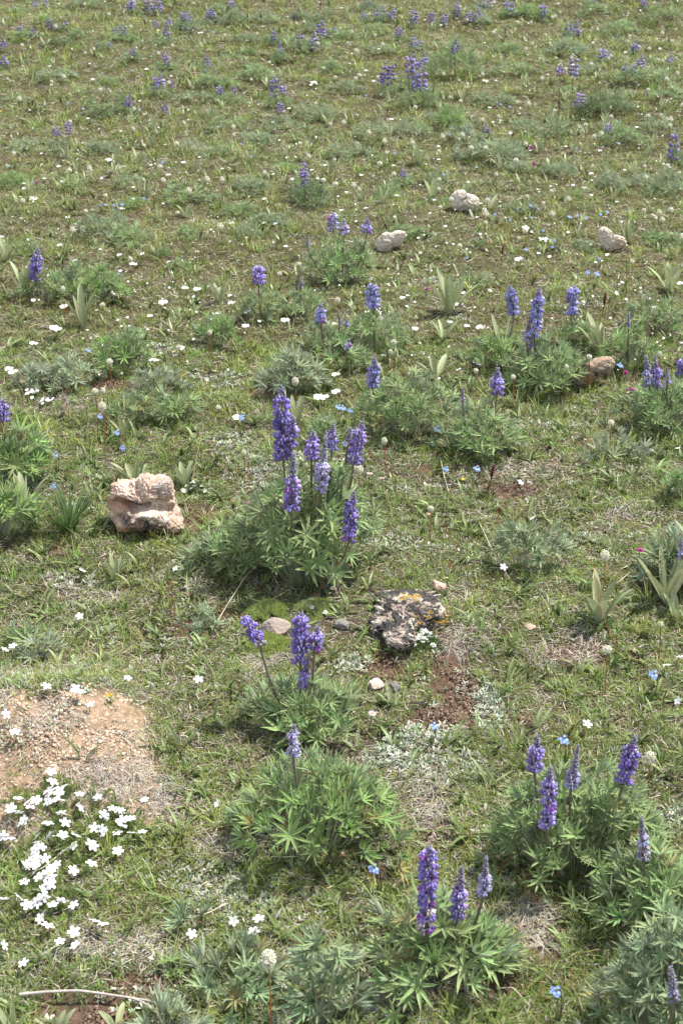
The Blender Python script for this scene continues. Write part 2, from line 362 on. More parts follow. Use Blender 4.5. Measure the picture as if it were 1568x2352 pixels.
def inside(L, dens):
    p = []
    for cx, cy, rx, ry in L:
        m = int(dens * PI * rx * ry * 1.5 * (2.6 / max(cy, 2.2))**1.6) + 1; a = rnd(m, 0, 2 * PI); q = np.sqrt(rng.random(m)) * 1.25
        p.append(np.stack([cx + np.cos(a) * q * rx, cy + np.sin(a) * q * ry], 1))
    return np.concatenate(p)
def tufts(n_tuft, per, Lr, Wr, spread, tilt, cols, w, name, label, keep, extra=None, S=3, curvr=(.1, .6), power=1.45, mat=None, prof=P_GRASS, fold=.0, K=2, tip=None, colvar=.18, grow=.45):
    p = scatter(n_tuft, power)
    if extra is not None: p = np.concatenate([p, inside(*extra)])
    p = p[keep(p)]; n = len(p)
    tc = pick(cols, w, n, colvar)
    if mat is None: q1 = fbm(p[:, 0] * 5, p[:, 1] * 5, 141, 3)[:, None]; q2 = fbm(p[:, 0] * 11, p[:, 1] * 11, 151, 3)[:, None]; tc = tc * (.45 + 1.1 * q2) * (np.array([1.12, 1.05, .95]) * q1 * 1.1 + np.array([.8, .95, 1.15]) * (1 - q1))
    k = rng.integers(per[0], per[1] + 1, n); idx = np.repeat(np.arange(n), k); N = len(idx)
    f = .55 + grow * np.clip(p[idx, 1] / 2.6, .8, 5)
    ang = rnd(N, 0, 2 * PI); rad = np.sqrt(rng.random(N)) * spread * f
    x = p[idx, 0] + np.cos(ang) * rad; y = p[idx, 1] + np.sin(ang) * rad; z = H(x, y) - .002
    a2 = ang + rnd(N, -.9, .9); el = rnd(N, tilt[0], tilt[1])
    d = np.stack([np.cos(a2) * np.cos(el), np.sin(a2) * np.cos(el), np.sin(el)], 1)
    nn = np.stack([-np.cos(a2) * np.sin(el), -np.sin(a2) * np.sin(el), np.cos(el)], 1)
    mb = MB(); hs = (.6 + .8 * rng.random(n))[idx]
    a_ = [np.stack([x, y, z], 1), d, nn, rnd(N, *Lr) * hs * (.7 + .3 * f), rnd(N, *Wr) * f, tc[idx] * (1 + (rng.random((N, 1)) - .5) * .45), rnd(N, *curvr), rnd(N, -.25, .25)]
    for q, s_, k_ in ((y < 4.3, S, K), (y >= 4.3, max(1, S - 2), 2)):
        if q.any(): ribbons(mb, *[v[q] for v in a_], S=s_, prof=prof, fold=fold if k_ == 3 else 0, K=k_, tipcol=tip)
    o = mb.obj(name, mat or M_GRASS); tag(o, label, kind='stuff'); return o
def nfn(p, f, s): return fbm(p[:, 0] * f, p[:, 1] * f, s, 4)
def green_keep(th, f=3.2, s=51, seed=0):
    def k(p):
        q = nfn(p, f, s); soil = np.maximum(mask(SOIL, p[:, 0], p[:, 1], .5), mask(SAND, p[:, 0], p[:, 1], .75, 5, 7)); gr = mask(GREY, p[:, 0], p[:, 1], .7) * .6
        sil = mask(SILV, p[:, 0], p[:, 1], .6) * .55
        th_ = th - .03 - .13 * sstep(2.8, 5.5, p[:, 1]); pr = sstep(th_ - .16, th_ + .16, q) * (1 - .93 * soil) * (1 - gr) * (1 - sil)
        return (rng.random(len(p)) < pr) & free(p, .9)
    return k
def rot_leaf(): pass
# dead litter: short curled threads and flakes lying on the soil
def litter(n, name, label, cols, w, Lr, Wr, keep, el=(-.1, .35), S=3, lift=.004, power=1.5):
    p = scatter(n, power); p = p[keep(p)]; N = len(p); f = size_of(p[:, 1])
    a = rnd(N, 0, 2 * PI); e = rnd(N, *el); z = H(p[:, 0], p[:, 1]) + rng.random(N) * lift * f
    d = np.stack([np.cos(a) * np.cos(e), np.sin(a) * np.cos(e), np.sin(e)], 1); nn = unit(np.stack([rnd(N, -.7, .7), rnd(N, -.7, .7), np.ones(N)], 1))
    mb = MB(); ribbons(mb, np.stack([p[:, 0], p[:, 1], z], 1), d, nn, rnd(N, *Lr) * f, rnd(N, *Wr) * f, pick(cols, w, N, .3), curv=rnd(N, -.15, .5), side_c=rnd(N, -.9, .9), S=S, prof=lambda t: 1 - .6 * t)
    o = mb.obj(name, M_LITTER); tag(o, label, kind='stuff')
def lk(p):
    q = nfn(p, 5, 77); sa = mask(SAND, p[:, 0], p[:, 1], .75, 5, 7); so_ = mask(SOIL, p[:, 0], p[:, 1], .5); g = mask(GREY, p[:, 0], p[:, 1], .6)
    return (rng.random(len(p)) < np.clip((.40 + .5 * q) * (1 - .45 * sstep(2.8, 5, p[:, 1])) + g - .6 * sa * (nfn(p, 11, 79) < .55) - 1. * so_, .06, 1)) & free(p, .9)
litter(520000, 'dead_grass_litter', 'grey and tan curled dead grass lying between the plants', [GREYL, STRAW, BRN, PALE, (.2,.17,.14)], [4, 2.4, 2.2, 1, 2.5], (.008, .028), (.0009, .0022), lk, S=2)
def gk(p):
    g = mask(GREY, p[:, 0], p[:, 1], .8); q = nfn(p, 4, 87); sa = mask(SAND, p[:, 0], p[:, 1], .75, 5, 7)
    return (rng.random(len(p)) < np.clip(g * .9 + sstep(.56, .66, q) * .5 + sa * .8 * sstep(.49, .6, nfn(p, 9, 88)), 0, 1)) & free(p)
tufts(9000, (14, 26), (.016, .04), (.0007, .0013), .012, (.0, 1.0), [PALE, GREYL, STRAW, (.45,.42,.38)], [1.5, 3, 1, 2], 'dry_grass_tufts', 'bleached grey tufts of dead grass curling outwards', gk, extra=(GREY + SAND, 1800), S=4, curvr=(.3, 1.1), mat=M_LITTER)
# living cover
tufts(125000, (9, 17), (.009, .023), (.0009, .0018), .010, (.25, 1.45), [G1, G2, G3, G5, G4], [3, 2.2, 1.6, 2.4, 2.2], 'short_grass', 'short green and yellow green meadow grass', green_keep(.30), S=3, power=1.3, tip=(.26, .25, .07))
tufts(56000, (10, 18), (.006, .014), (.0012, .0022), .011, (.0, 1.3), [G3, G1, G5, G4, (.34,.38,.26)], [1.6, 2.5, 2, 2, 1.3], 'matted_herbs', 'low matted green herbs with needle leaves', green_keep(.34, 4.3, 57), S=2, curvr=(0, .3), prof=P_LANCE)
tufts(4500, (8, 16), (.03, .06), (.0012, .0022), .012, (.75, 1.5), [G2, G1, G4, (.27,.24,.10)], [3, 2.5, 1.5, 1], 'tall_grass', 'taller thin green grass blades in loose tufts', green_keep(.46, 2.2, 61), S=4, tip=(.3, .26, .1), curvr=(.1, .7))
tufts(12000, (3, 7), (.009, .024), (.0035, .007), .010, (.15, 1.2), [(.12,.17,.045), (.16,.21,.06), (.19,.22,.055), (.17,.19,.11), (.22,.08,.04), (.30,.14,.04)], [3.4, 3.2, 2, 1.5, .25, .12], 'small_leafy_herbs', 'small herbs with pointed oval green leaves, a few turning red', green_keep(.42, 3.7, 67), S=4, mat=M_LEAF, prof=P_LEAF, fold=.35, K=3, curvr=(.0, .6), grow=.28)
tufts(6500, (2, 5), (.022, .055), (.006, .011), .007, (.6, 1.35), [(.14,.20,.065), (.19,.24,.09), (.12,.16,.05)], [2, 2, 1], 'lance_leaved_herbs', 'upright lance shaped green leaves standing in the grass', green_keep(.46, 2.9, 71), S=5, mat=M_LEAF, prof=P_LANCE, fold=.4, K=3, curvr=(.1, .6), grow=.22)
def sk(p):
    s = mask(SILV, p[:, 0], p[:, 1], .75); q = nfn(p, 3.6, 97)
    return (rng.random(len(p)) < np.clip(s * 1.0 + sstep(.53, .62, q) * .75 + .05, 0, 1)) & free(p)
tufts(24000, (7, 11), (.006, .012), (.0035, .0058), .003, (.15, 1.1), [(.46,.50,.40), (.56,.59,.50), (.34,.40,.28)], [2, 1.4, 1.4], 'silver_rosettes', 'low silvery white rosettes creeping over the soil', sk, extra=(SILV, 9000), S=2, mat=M_SILV, prof=P_PETAL, fold=.3, K=3, curvr=(-.2, .2), grow=.22, power=1.5)
def yk(p): return (rng.random(len(p)) < np.clip(sstep(.5, .62, nfn(p, 2.7, 103)) * .8 + .05, 0, 1) * (1 - mask(SAND, p[:, 0], p[:, 1], .75, 5, 7) * .6)) & free(p)
tufts(3200, (4, 9), (.015, .05), (.0008, .0013), .010, (.8, 1.5), [(.30,.14,.06), (.36,.30,.12), (.25,.20,.07), (.33,.10,.06)], [1.4, 2, 2, .6], 'rusty_grass_stalks', 'thin rust and straw coloured stalks among the grass', yk, S=3, curvr=(.0, .5))
# gravel on the sandy mound and crumbs of soil
def crumbs(n, name, label, L, cols, w, sr, base=.0):
    p = []
    for cx, cy, rx, ry in L:
        m = max(40, int(n * rx * ry / sum(a[2] * a[3] for a in L))); a = rnd(m, 0, 2 * PI); r = np.sqrt(rng.random(m)) * 1.12
        p.append(np.stack([cx + np.cos(a) * r * rx, cy + np.sin(a) * r * ry], 1))
    p = np.concatenate(p); p = p[(rng.random(len(p)) < mask(L, p[:, 0], p[:, 1], .6, 5, 7) * sstep(.3, .6, nfn(p, 12, 89)) + base) & free(p)]; N = len(p)
    a = rnd(N, 0, 2 * PI); X = np.stack([np.cos(a), np.sin(a), np.zeros(N)], 1); Y = np.stack([-np.sin(a), np.cos(a), np.zeros(N)], 1)
    s = sr[0] + (sr[1] - sr[0]) * rng.random(N)**3; mb = MB()
    blobs(mb, SPH5, np.stack([p[:, 0], p[:, 1], H(p[:, 0], p[:, 1]) + s * .3], 1), X, Y, np.array([0, 0, 1.]), s, s * rnd(N, .6, 1), s * rnd(N, .45, .8), pick(cols, w, N, .25))
    tag(mb.obj(name, M_WOOD, smooth=False), label, kind='stuff')
crumbs(11000, 'gravel', 'fine tan and cream gravel covering the sandy mound', SAND, [(.47,.35,.25), (.55,.45,.34), (.34,.24,.17), (.64,.55,.44)], [4, 1.8, 3, .7], (.0006, .0048))
crumbs(30000, 'soil_crumbs', 'dark brown crumbs of loose soil in the bare patches', SOIL, [(.17,.115,.08), (.13,.085,.06), (.24,.17,.125)], [3, 2, 1.2], (.0006, .0042))

# ------------------------------------------------------------------ stones
def rock(name, px, py, size, seed, mat, label, planes=12, rot=0., sink=.25, rough=.12, cuts=(), res=6, group=None, bands=0., tone=1.):
    """stone built from an ico sphere cut by facets, with layered fractal relief; size in metres (x, y, z)"""
    import bmesh
    g = np.random.default_rng(seed); bm = bmesh.new(); bmesh.ops.create_icosphere(bm, subdivisions=res, radius=1)
    V = np.array([v.co[:] for v in bm.verts]); F = np.array([[v.index for v in f.verts] for f in bm.faces]); bm.free()
    P = V.copy()
    for i in range(planes):
        n = unit(g.normal(size=3)); n[2] = abs(n[2]) * .8 if i % 3 else n[2]; n = unit(n); dd = g.uniform(.55, .85)
        ov = P @ n - dd; P -= np.outer(np.maximum(ov, 0), n) * .93
    def n3(q, s):
        return (fbm(q[:, 0] + q[:, 2] * .7, q[:, 1] - q[:, 2] * .6, s, 4) + fbm(q[:, 2] + q[:, 1] * .5, q[:, 0] - q[:, 1] * .3, s + 50, 4)) / 2 - .5
    r = 1 + rough * 3.2 * n3(P * 1.6 + 9, seed) + rough * 1.7 * n3(P * 4.2 + 3, seed + 9) + rough * .95 * n3(P * 13 + 3, seed + 19) + rough * .4 * n3(P * 32, seed + 31)
    P = P * r[:, None]
    dk = np.zeros(len(P))
    for (c, ax, w, dep, rng_) in cuts:                    # grooves running across the stone
        c = np.array(c); ax = unit(np.array(ax, float)); wob = .12 * np.sin(P[:, 0] * 4 + c[0]) + .18 * n3(P * 3, seed + 71)
        dist = (P - c) @ ax + wob; rr = np.linalg.norm((P - c) - np.outer((P - c) @ ax, ax), axis=1)
        k = np.exp(-(dist / w)**2) * (1 - sstep(rng_ * .7, rng_, rr)); P *= (1 - dep * k)[:, None]
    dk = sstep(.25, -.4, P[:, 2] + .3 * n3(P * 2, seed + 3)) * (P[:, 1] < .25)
    P *= np.array(size) / 2
    c_, s_ = math.cos(rot), math.sin(rot); P = P @ np.array([[c_, s_, 0], [-s_, c_, 0], [0, 0, 1]])
    b = at(px, py); zmin = P[:, 2].min(); P[:, 2] += -zmin - sink * size[2]
    mb = MB(); mb.add(P, F, np.ones(3), dk); o = mb.obj(name, mat, smooth=True)
    o.location = b; tag(o, label, 'rock', group); return o
def outline_rock(px, py, poly, off, sc, depth, seed, mat, label=None, plane='xz', rough=.07, ledges=(), bulge=(), marks=(), flat=.62, sink=.1, planes=5, tint=(), name='rock', height=.06):
    import bmesh
    pts = np.array([(off[0] + x * sc, off[1] + y * sc) for x, y in poly]); c0 = (pts.max(0) + pts.min(0)) / 2
    b = at(px, py); m = ppm(b); q = (pts - c0) / m; q[:, 1] *= -1
    if plane == 'xy': q[:, 1] /= math.sin(PITCH + R(8) + math.atan((py - 1176) / FPX))
    else: q[:, 1] /= math.cos(PITCH)
    th = np.arctan2(q[:, 1], q[:, 0]); rr = np.hypot(q[:, 0], q[:, 1]); o_ = np.argsort(th); th, rr = th[o_], rr[o_]
    th = np.concatenate([th - 2 * PI, th, th + 2 * PI]); rr = np.tile(rr, 3)
    g = np.random.default_rng(seed); bm = bmesh.new(); bmesh.ops.create_icosphere(bm, subdivisions=7 if py > 1000 else 6, radius=1)
    V = np.array([v.co[:] for v in bm.verts]); F = np.array([[v.index for v in f.verts] for f in bm.faces]); bm.free()
    def n3(q_, s_): return (fbm(q_[:, 0] + q_[:, 2] * .7, q_[:, 1] - q_[:, 2] * .6, s_, 4) + fbm(q_[:, 2] + q_[:, 1] * .5, q_[:, 0] - q_[:, 1] * .3, s_ + 50, 4)) / 2 - .5
    a_, w_ = (V[:, 2], V[:, 1]) if plane == 'xz' else (V[:, 1], V[:, 2])
    t = np.arctan2(a_, V[:, 0]); rad = np.hypot(V[:, 0], a_); rp = np.interp(t, th, rr); U = rad**flat
    W = np.sign(w_) * np.abs(w_)**.8
    for i in range(planes):
        pa = g.uniform(0, 6.28); nn = unit(np.array([math.cos(pa), math.sin(pa), g.uniform(.7, 2.) * (-1 if plane == 'xz' else 1)]))
        Q = np.stack([U * np.cos(t), U * np.sin(t), W], 1); ov = np.maximum(Q @ nn - g.uniform(.6, .8), 0); W = W - nn[2] * ov
    X = U * np.cos(t); A = U * np.sin(t)                  # outline coordinates, about -1..1
    nx = X * 2.2; na = A * 2.2; N0 = np.stack([nx, W * 1.5, na], 1)
    for (x0, x1, z0, w, dep, slope) in ledges:
        zc = z0 + slope * (X - x0) + .10 * (n3(N0 * 1.2, seed + 5)) + .05 * np.sin(X * 7)
        k = np.exp(-((A - zc) / w)**2) * sstep(x0 - .12, x0 + .1, X) * (1 - sstep(x1 - .12, x1 + .1, X)) * (W < 0); W = W * (1 - dep * k)
    for (x0, z0, rx, rz, am) in bulge: W = W + np.where(W < 0, -1, 0) * am * sstep(1.1, .6, np.hypot((X - x0) / rx, (A - z0) / rz) + .3 * n3(N0, seed + 8))
    S_ = rp.mean(); P = np.stack([X * rp, W * depth / 2, A * rp], 1) if plane == 'xz' else np.stack([X * rp, A * rp, W * height], 1)
    nr = unit(P / np.array([S_, depth / 2, S_]) if plane == 'xz' else P / np.array([S_, S_, height]))
    rg = lambda k, s_: (1 - np.abs(n3(N0 * k + 3, s_)) * 5).clip(0, 1)**2
    f = S_ * rough * (2.4 * n3(N0 * 1.1 + 3, seed + 9) - 1.0 * rg(1.7, seed + 19) - .75 * rg(3.6, seed + 23) + 1.3 * n3(N0 * 6, seed + 31) + 1.1 * n3(N0 * 15, seed + 37) + .7 * n3(N0 * 34, seed + 41))
    P = P + nr * f[:, None]
    dk = np.zeros(len(P)); C = np.ones((len(P), 3))
    for (x0, z0, rx, rz) in marks: dk = np.maximum(dk, sstep(1.25, .5, np.hypot((X - x0) / rx, (A - z0) / rz) + .5 * n3(N0 * 2, seed + 12)))
    for (x0, z0, rx, rz, col) in tint:
        k = sstep(1.2, .5, np.hypot((X - x0) / rx, (A - z0) / rz) + .5 * n3(N0 * 2, seed + 14))[:, None]; C = C * (1 - k) + np.array(col) * k
    P[:, 2] += -P[:, 2].min() - sink * np.ptp(P[:, 2]); mb = MB(); mb.add(P, F, C, dk); o = mb.obj(name, mat); o.location = b
    if plane == 'xy': o.location = b - np.array([0, 0, 0])
    if label: tag(o, label, 'rock')
    return o
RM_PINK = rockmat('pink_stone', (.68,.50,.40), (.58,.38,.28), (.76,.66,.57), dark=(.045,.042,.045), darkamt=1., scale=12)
RM_LICH = rockmat('lichen_stone', (.52,.40,.33), (.40,.29,.23), (.6,.52,.45), lichen=True, scale=18)
RM_WHITE = rockmat('pale_stone', (.76,.68,.58), (.62,.51,.42), (.80,.74,.66), dark=(.2,.16,.13), darkamt=.7, scale=20)
RM_BROWN = rockmat('brown_stone', (.48,.40,.32), (.40,.24,.13), (.56,.50,.42), dark=(.06,.045,.035), darkamt=1., scale=24)
RM_GREYP = rockmat('grey_pink_stone', (.42,.38,.34), (.50,.36,.28), (.40,.38,.35), scale=22)
RM_GREY = rockmat('grey_stone', (.36,.34,.32), (.28,.25,.23), (.42,.40,.38), scale=30)
RM_DARK = rockmat('dark_stone', (.09,.075,.065), (.13,.10,.08), (.06,.05,.05), scale=20)
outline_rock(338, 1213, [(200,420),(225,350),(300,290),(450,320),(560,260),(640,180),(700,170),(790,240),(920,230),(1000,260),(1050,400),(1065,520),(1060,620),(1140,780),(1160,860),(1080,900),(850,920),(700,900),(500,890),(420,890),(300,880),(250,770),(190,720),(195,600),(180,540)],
    (219.5, 1066), .18, .125, 5, RM_PINK, 'jagged pink and cream rock split by a deep ledge, dark and dirty below', ledges=[(-.85, .25, .10, .09, .75, -.06), (-.75, -.5, -.35, .10, .4, .3)], bulge=[(.12, -.42, .75, .42, .38)],
    marks=[(.05, -.55, .6, .32), (-.35, -.3, .3, .25), (-.2, .16, .5, .12)], tint=[(.45, -.1, .5, .35, (1.12, 1.22, 1.28)), (-.6, .1, .45, .25, (.85, .68, .6)), (-.6, -.7, .3, .3, (.95, .8, .66)), (.62, .6, .3, .35, (.75, .85, .95))], rough=.085, sink=.07)  # dirty lower front; two more ellipses darken the ledge and the left below it
outline_rock(938, 1425, [(250,330),(330,260),(560,230),(700,190),(900,200),(1100,230),(1140,330),(1110,430),(1190,600),(1200,700),(1000,760),(870,800),(740,900),(720,1060),(600,1090),(380,1060),(320,900),(180,830),(150,700),(200,600),(240,450)],
    (815, 1304), .18, .2, 23, RM_LICH, 'low rock crusted with black, white and orange lichen', plane='xy', height=.034, sink=.42, rough=.058, flat=.8, planes=4)
outline_rock(1066, 484, [(105,70),(130,30),(200,12),(250,40),(290,50),(340,80),(350,120),(320,175),(230,175),(150,165),(110,130)], (1003.5, 439), .28, .1, 31, RM_WHITE, 'rounded pale pink boulder high in the meadow with a cracked top', ledges=[(-.3, .2, .1, .1, .5, .9)], rough=.10, sink=.08)
outline_rock(897, 574, [(155,1110),(170,1090),(230,1075),(290,1070),(300,1085),(285,1110),(240,1135),(180,1155),(160,1150),(150,1125)], (784, 0), .5, .07, 41, RM_WHITE, 'flat elongated pale rock tilting up to the right', rough=.09, sink=.1, flat=.7)
outline_rock(1402, 574, [(1325,330),(1365,318),(1420,350),(1450,385),(1500,390),(1545,410),(1550,450),(1500,480),(1420,500),(1380,490),(1340,450),(1315,400)], (1003.5, 439), .28, .06, 47, RM_WHITE, 'knobbly two-part cream rock with a lower brown lump on its right', rough=.12, sink=.06, tint=[(.6, -.3, .4, .5, (.82, .72, .66))])
outline_rock(1355, 886, [(410,560),(480,500),(560,330),(600,240),(760,240),(860,290),(1000,210),(1200,190),(1280,270),(1250,400),(1200,520),(1000,540),(900,620),(820,730),(680,740),(500,660)], (1254.6, 802.8), .12, .085, 53, RM_BROWN, 'cracked brown and cream rock beside the bushy lupine with a dark hollow',
    ledges=[(.05, .35, .15, .10, .7, -1.4)], marks=[(.55, -.05, .4, .35)], tint=[(-.1, -.35, .4, .35, (1.1, .8, .6))], rough=.10, sink=.06)  # one ellipse darkens the right side beside the groove
rock('rock', 632, 1450, (.070, .055, .035), 61, RM_GREYP, 'small grey and pink stone between the two bright green moss cushions', planes=9, sink=.2)
rock('rock', 788, 1438, (.040, .035, .020), 63, RM_GREY, 'little rough grey stone left of the lichen covered rock', planes=6, sink=.3, rough=.16)
rock('rock', 862, 1574, (.044, .04, .018), 67, RM_WHITE, 'flat cream stone in bare soil below the lichen covered rock', planes=9, sink=.3)
rock('rock', 906, 1585, (.022, .03, .026), 69, RM_GREY, 'small upright grey stone just right of the flat cream stone', planes=9, sink=.2)
rock('rock', 1402, 2105, (.05, .04, .03), 71, RM_DARK, 'dark brown stone in the shade left of the corner lupine bush', planes=8, sink=.25)
rock('rock', 985, 1183, (.03, .025, .012), 73, RM_PINK, 'small flat pink stone in the grass right of the central lupine', planes=8, sink=.3)
rock('rock', 1218, 1440, (.028, .03, .012), 79, RM_PINK, 'small orange pink stone half buried right of the lichen covered rock', planes=8, sink=.4)
rock('rock', 1005, 1352, (.040, .04, .028), 83, RM_PINK, 'knob of pink stone touching the back right edge of the lichen covered rock', planes=8, sink=.3)

# ------------------------------------------------------------------ lupines
LUPC = {'grey': (.24, .32, .165), 'mid': (.23, .335, .11), 'green': (.21, .34, .075), 'dark': (.12, .20, .06), 'silver': (.30, .35, .22)}
def foliage(mb, Rr, Hh, n, Ll, tone, seed, hi=True, flat=.5, cx=0., open_=1.):
    n = int(n)
    g = np.random.default_rng(seed); col = np.array(LUPC[tone])
    a = g.random(n) * 2 * PI; r = np.sqrt(g.random(n)) * Rr * (1 + .14 * np.sin(a * 3 + seed) + .12 * np.sin(a * 5 + seed * 2.3) + .12 * g.normal(size=n)); rr = r / Rr
    c = np.stack([np.cos(a) * r + cx, np.sin(a) * r * .85, Hh * (1 - flat * rr**2) * (.36 + .72 * g.random(n)**.8) * (1 + .16 * np.sin(a * 2 + seed * 1.7))], 1)
    tilt = rr * .75 + g.random(n) * .35; up = unit(np.stack([np.cos(a) * np.sin(tilt), np.sin(a) * np.sin(tilt), np.cos(tilt)], 1) + g.normal(size=(n, 3)) * .22)
    k = 9 if hi else 6; n = int(n)
    ex = unit(np.cross(up, g.normal(size=(n, 3)))); ey = np.cross(up, ex)
    ph = (np.arange(k) / k * 2 * PI)[None] + g.normal(size=(n, k)) * .12
    el = g.uniform(.3, 1.2, n)[:, None] * open_ + g.normal(size=(n, k)) * .1
    d = (ex[:, None] * np.cos(ph)[..., None] + ey[:, None] * np.sin(ph)[..., None]) * np.cos(el)[..., None] + up[:, None] * np.sin(el)[..., None]
    nn = up[:, None] * np.cos(el)[..., None] - (ex[:, None] * np.cos(ph)[..., None] + ey[:, None] * np.sin(ph)[..., None]) * np.sin(el)[..., None]
    L = (Ll * g.uniform(.6, 1.12, n))[:, None] * g.uniform(.85, 1.1, (n, k))
    lc = col * g.uniform(.7, 1.25, (n, 1)) * (1 + (g.random((n, 3)) - .5) * .2); yl = g.random(n) < .035; lc[yl] = np.array([.36, .30, .09]) * g.uniform(.6, 1.1, (yl.sum(), 1))
    ribbons(mb, np.repeat(c, k, 0), d.reshape(-1, 3), nn.reshape(-1, 3), L.ravel(), (L * .135).ravel(), np.repeat(lc, k, 0), curv=g.uniform(-.28, .14, n * k), side_c=g.normal(size=n * k) * .06,
            fold=.55, S=4 if hi else 2, prof=P_LANCE, K=5 if hi else 3)
    if hi:
        b = c * np.array([.45, .45, 0]) + np.array([cx * .75, 0, 0]); dd = c - b; ln = np.linalg.norm(dd, axis=1)
        for off in ((1, 0, 0), (0, 1, .0)):
            ribbons(mb, b, dd, np.cross(dd, off), ln * 1.0, .0013, np.array([.15, .15, .06]) * g.uniform(.5, 1.4, (n, 1)), S=2, prof=lambda t: 1 - .3 * t)
def spike(mb, p0, p1, s, seed, bud=.4, tone='violet', hi=True, wilt=0., mag=.06, Wd=1.):
    """florets round the axis p0 -> p1; s = floret size"""
    g = np.random.default_rng(seed); p0 = np.array(p0, float); p1 = np.array(p1, float); Lg = np.linalg.norm(p1 - p0); ax = (p1 - p0) / Lg
    ex = unit(np.cross(ax, [.2, 1, .1])); ey = np.cross(ax, ex)
    base = {'violet': (.27, .205, .49), 'blue': (.26, .25, .52), 'pale': (.38, .345, .54), 'deep': (.20, .145, .42)}[tone]; base = np.array(base)
    pos, sz, kind = [], [], []; z = s * .35; ring = 0
    while z < Lg:
        t = z / Lg; b = t > 1 - bud; q = (t - (1 - bud)) / max(bud, .01) if b else 0
        m = (6 if hi else 5) if not b else (7 if hi else 5)
        rad = s * (1.0 * Wd if not b else (.62 - .42 * q)); ph0 = g.random() * 6.28
        if not b: rad *= g.uniform(.85, 1.08) * (.8 + .2 * min(1, (1 - bud - t) * 6 + .3))
        for j in range(m):
            if not b and g.random() < .16: continue
            pos.append((z + g.normal() * s * .16, ph0 + j / m * 6.283 + g.normal() * .16, rad)); kind.append(1 if b else 0); sz.append(s * (1 if not b else (.62 - .3 * q)))
        z += s * (.88 if not b else (.42 - .14 * q)) * (1 if hi else .95); ring += 1
    pos = np.array(pos); kind = np.array(kind); sz = np.array(sz); n = len(pos)
    o = ex * np.cos(pos[:, 1:2]) + ey * np.sin(pos[:, 1:2]); ctr = p0 + ax * pos[:, 0:1] + o * pos[:, 2:3] * .62
    tt = pos[:, 0] / Lg; jit = g.uniform(.6, 1.45, (n, 1)); C = base * jit * (1 + (g.random((n, 3)) - .5) * .2)
    mg = g.random(n) < mag * .35; C[mg] = np.array([.24, .08, .33]) * jit[mg]
    wl = (tt < wilt) & (g.random(n) < .75); C[wl] = np.array([.40, .34, .36]) * jit[wl]
    up = unit(ax + o * .25)
    f = kind == 0
    tang = unit(np.cross(up, o)); dirn = unit(o + ax * .35)
    # wings and keel, pointing outwards
    if hi:
        for sg in (-1, 1):
            dw = unit(dirn[f] + tang[f] * sg * .38 + g.normal(size=(f.sum(), 3)) * .12); tw = unit(np.cross(ax, dw)); cw = np.cross(dw, tw)
            blobs(mb, SPH6, ctr[f] + o[f] * sz[f, None] * .10 + tang[f] * sg * sz[f, None] * .13, dw, unit(tw + cw * sg * .4), cw, sz[f] * g.uniform(.38, .52, f.sum()), sz[f] * .15, sz[f] * .27, C[f] * g.uniform(.8, 1.3, (f.sum(), 1)))
    else: blobs(mb, SPH4, ctr[f] + o[f] * sz[f, None] * .12, dirn[f], tang[f], np.cross(dirn[f], tang[f]), sz[f] * .52, sz[f] * .27, sz[f] * .30, C[f])
    if hi: # banner: two reflexed lobes behind the wings with a pale eye
        bc = ctr[f] - o[f] * sz[f, None] * .12 + ax * sz[f, None] * .34
        for sg in (-1, 1):
            blobs(mb, SPH5, bc + tang[f] * sg * sz[f, None] * .18, unit(ax + o[f] * .35 + tang[f] * sg * .3), unit(tang[f] * 1. - o[f] * sg * .6), o[f], sz[f] * .40, sz[f] * .23, sz[f] * .09, C[f] * 1.12)
        w = g.random(f.sum()) < .65
        blobs(mb, SPH4, bc[w] + o[f][w] * sz[f, None][w] * .11, unit(ax + o[f][w] * .2), tang[f][w], o[f][w], sz[f][w] * .34, sz[f][w] * .15, sz[f][w] * .10, np.array([.62, .60, .72]))
    b = ~f
    if b.any():
        q = np.clip((tt[b] - (1 - bud)) / bud, 0, 1)[:, None]; bcx = C[b] * .75 * (1 - q)**1.3 + (np.array([.26, .24, .30]) * jit[b]) * (1 - (1 - q)**1.3)
        bd = unit(o[b] * .75 + ax * (.55 + q)); tb = unit(np.cross(bd, ax + .01))
        blobs(mb, SPH5 if hi else SPH4, ctr[b], bd, tb, np.cross(bd, tb), sz[b] * .55, sz[b] * .24, sz[b] * .24, bcx)
        if hi: # pale calyx hairs between the buds
            m_ = b.sum() * 3; ii = g.integers(0, b.sum(), m_)
            ribbons(mb, ctr[b][ii], unit(o[b][ii] + ax * .5 + g.normal(size=(m_, 3)) * .5), o[b][ii], sz[b][ii] * .75, sz[b][ii] * .10, np.array([.42, .42, .45]), S=1)
    if hi:
        m_ = int(f.sum()); ribbons(mb, p0 + ax * pos[f, 0:1], o[f] + ax * .2, ax, pos[f, 2] * .8, s * .09, np.array([.22, .20, .26]), S=1, prof=lambda t: t * 0 + 1)
def nid(): nid.k += 1; return nid.k
nid.k = 100
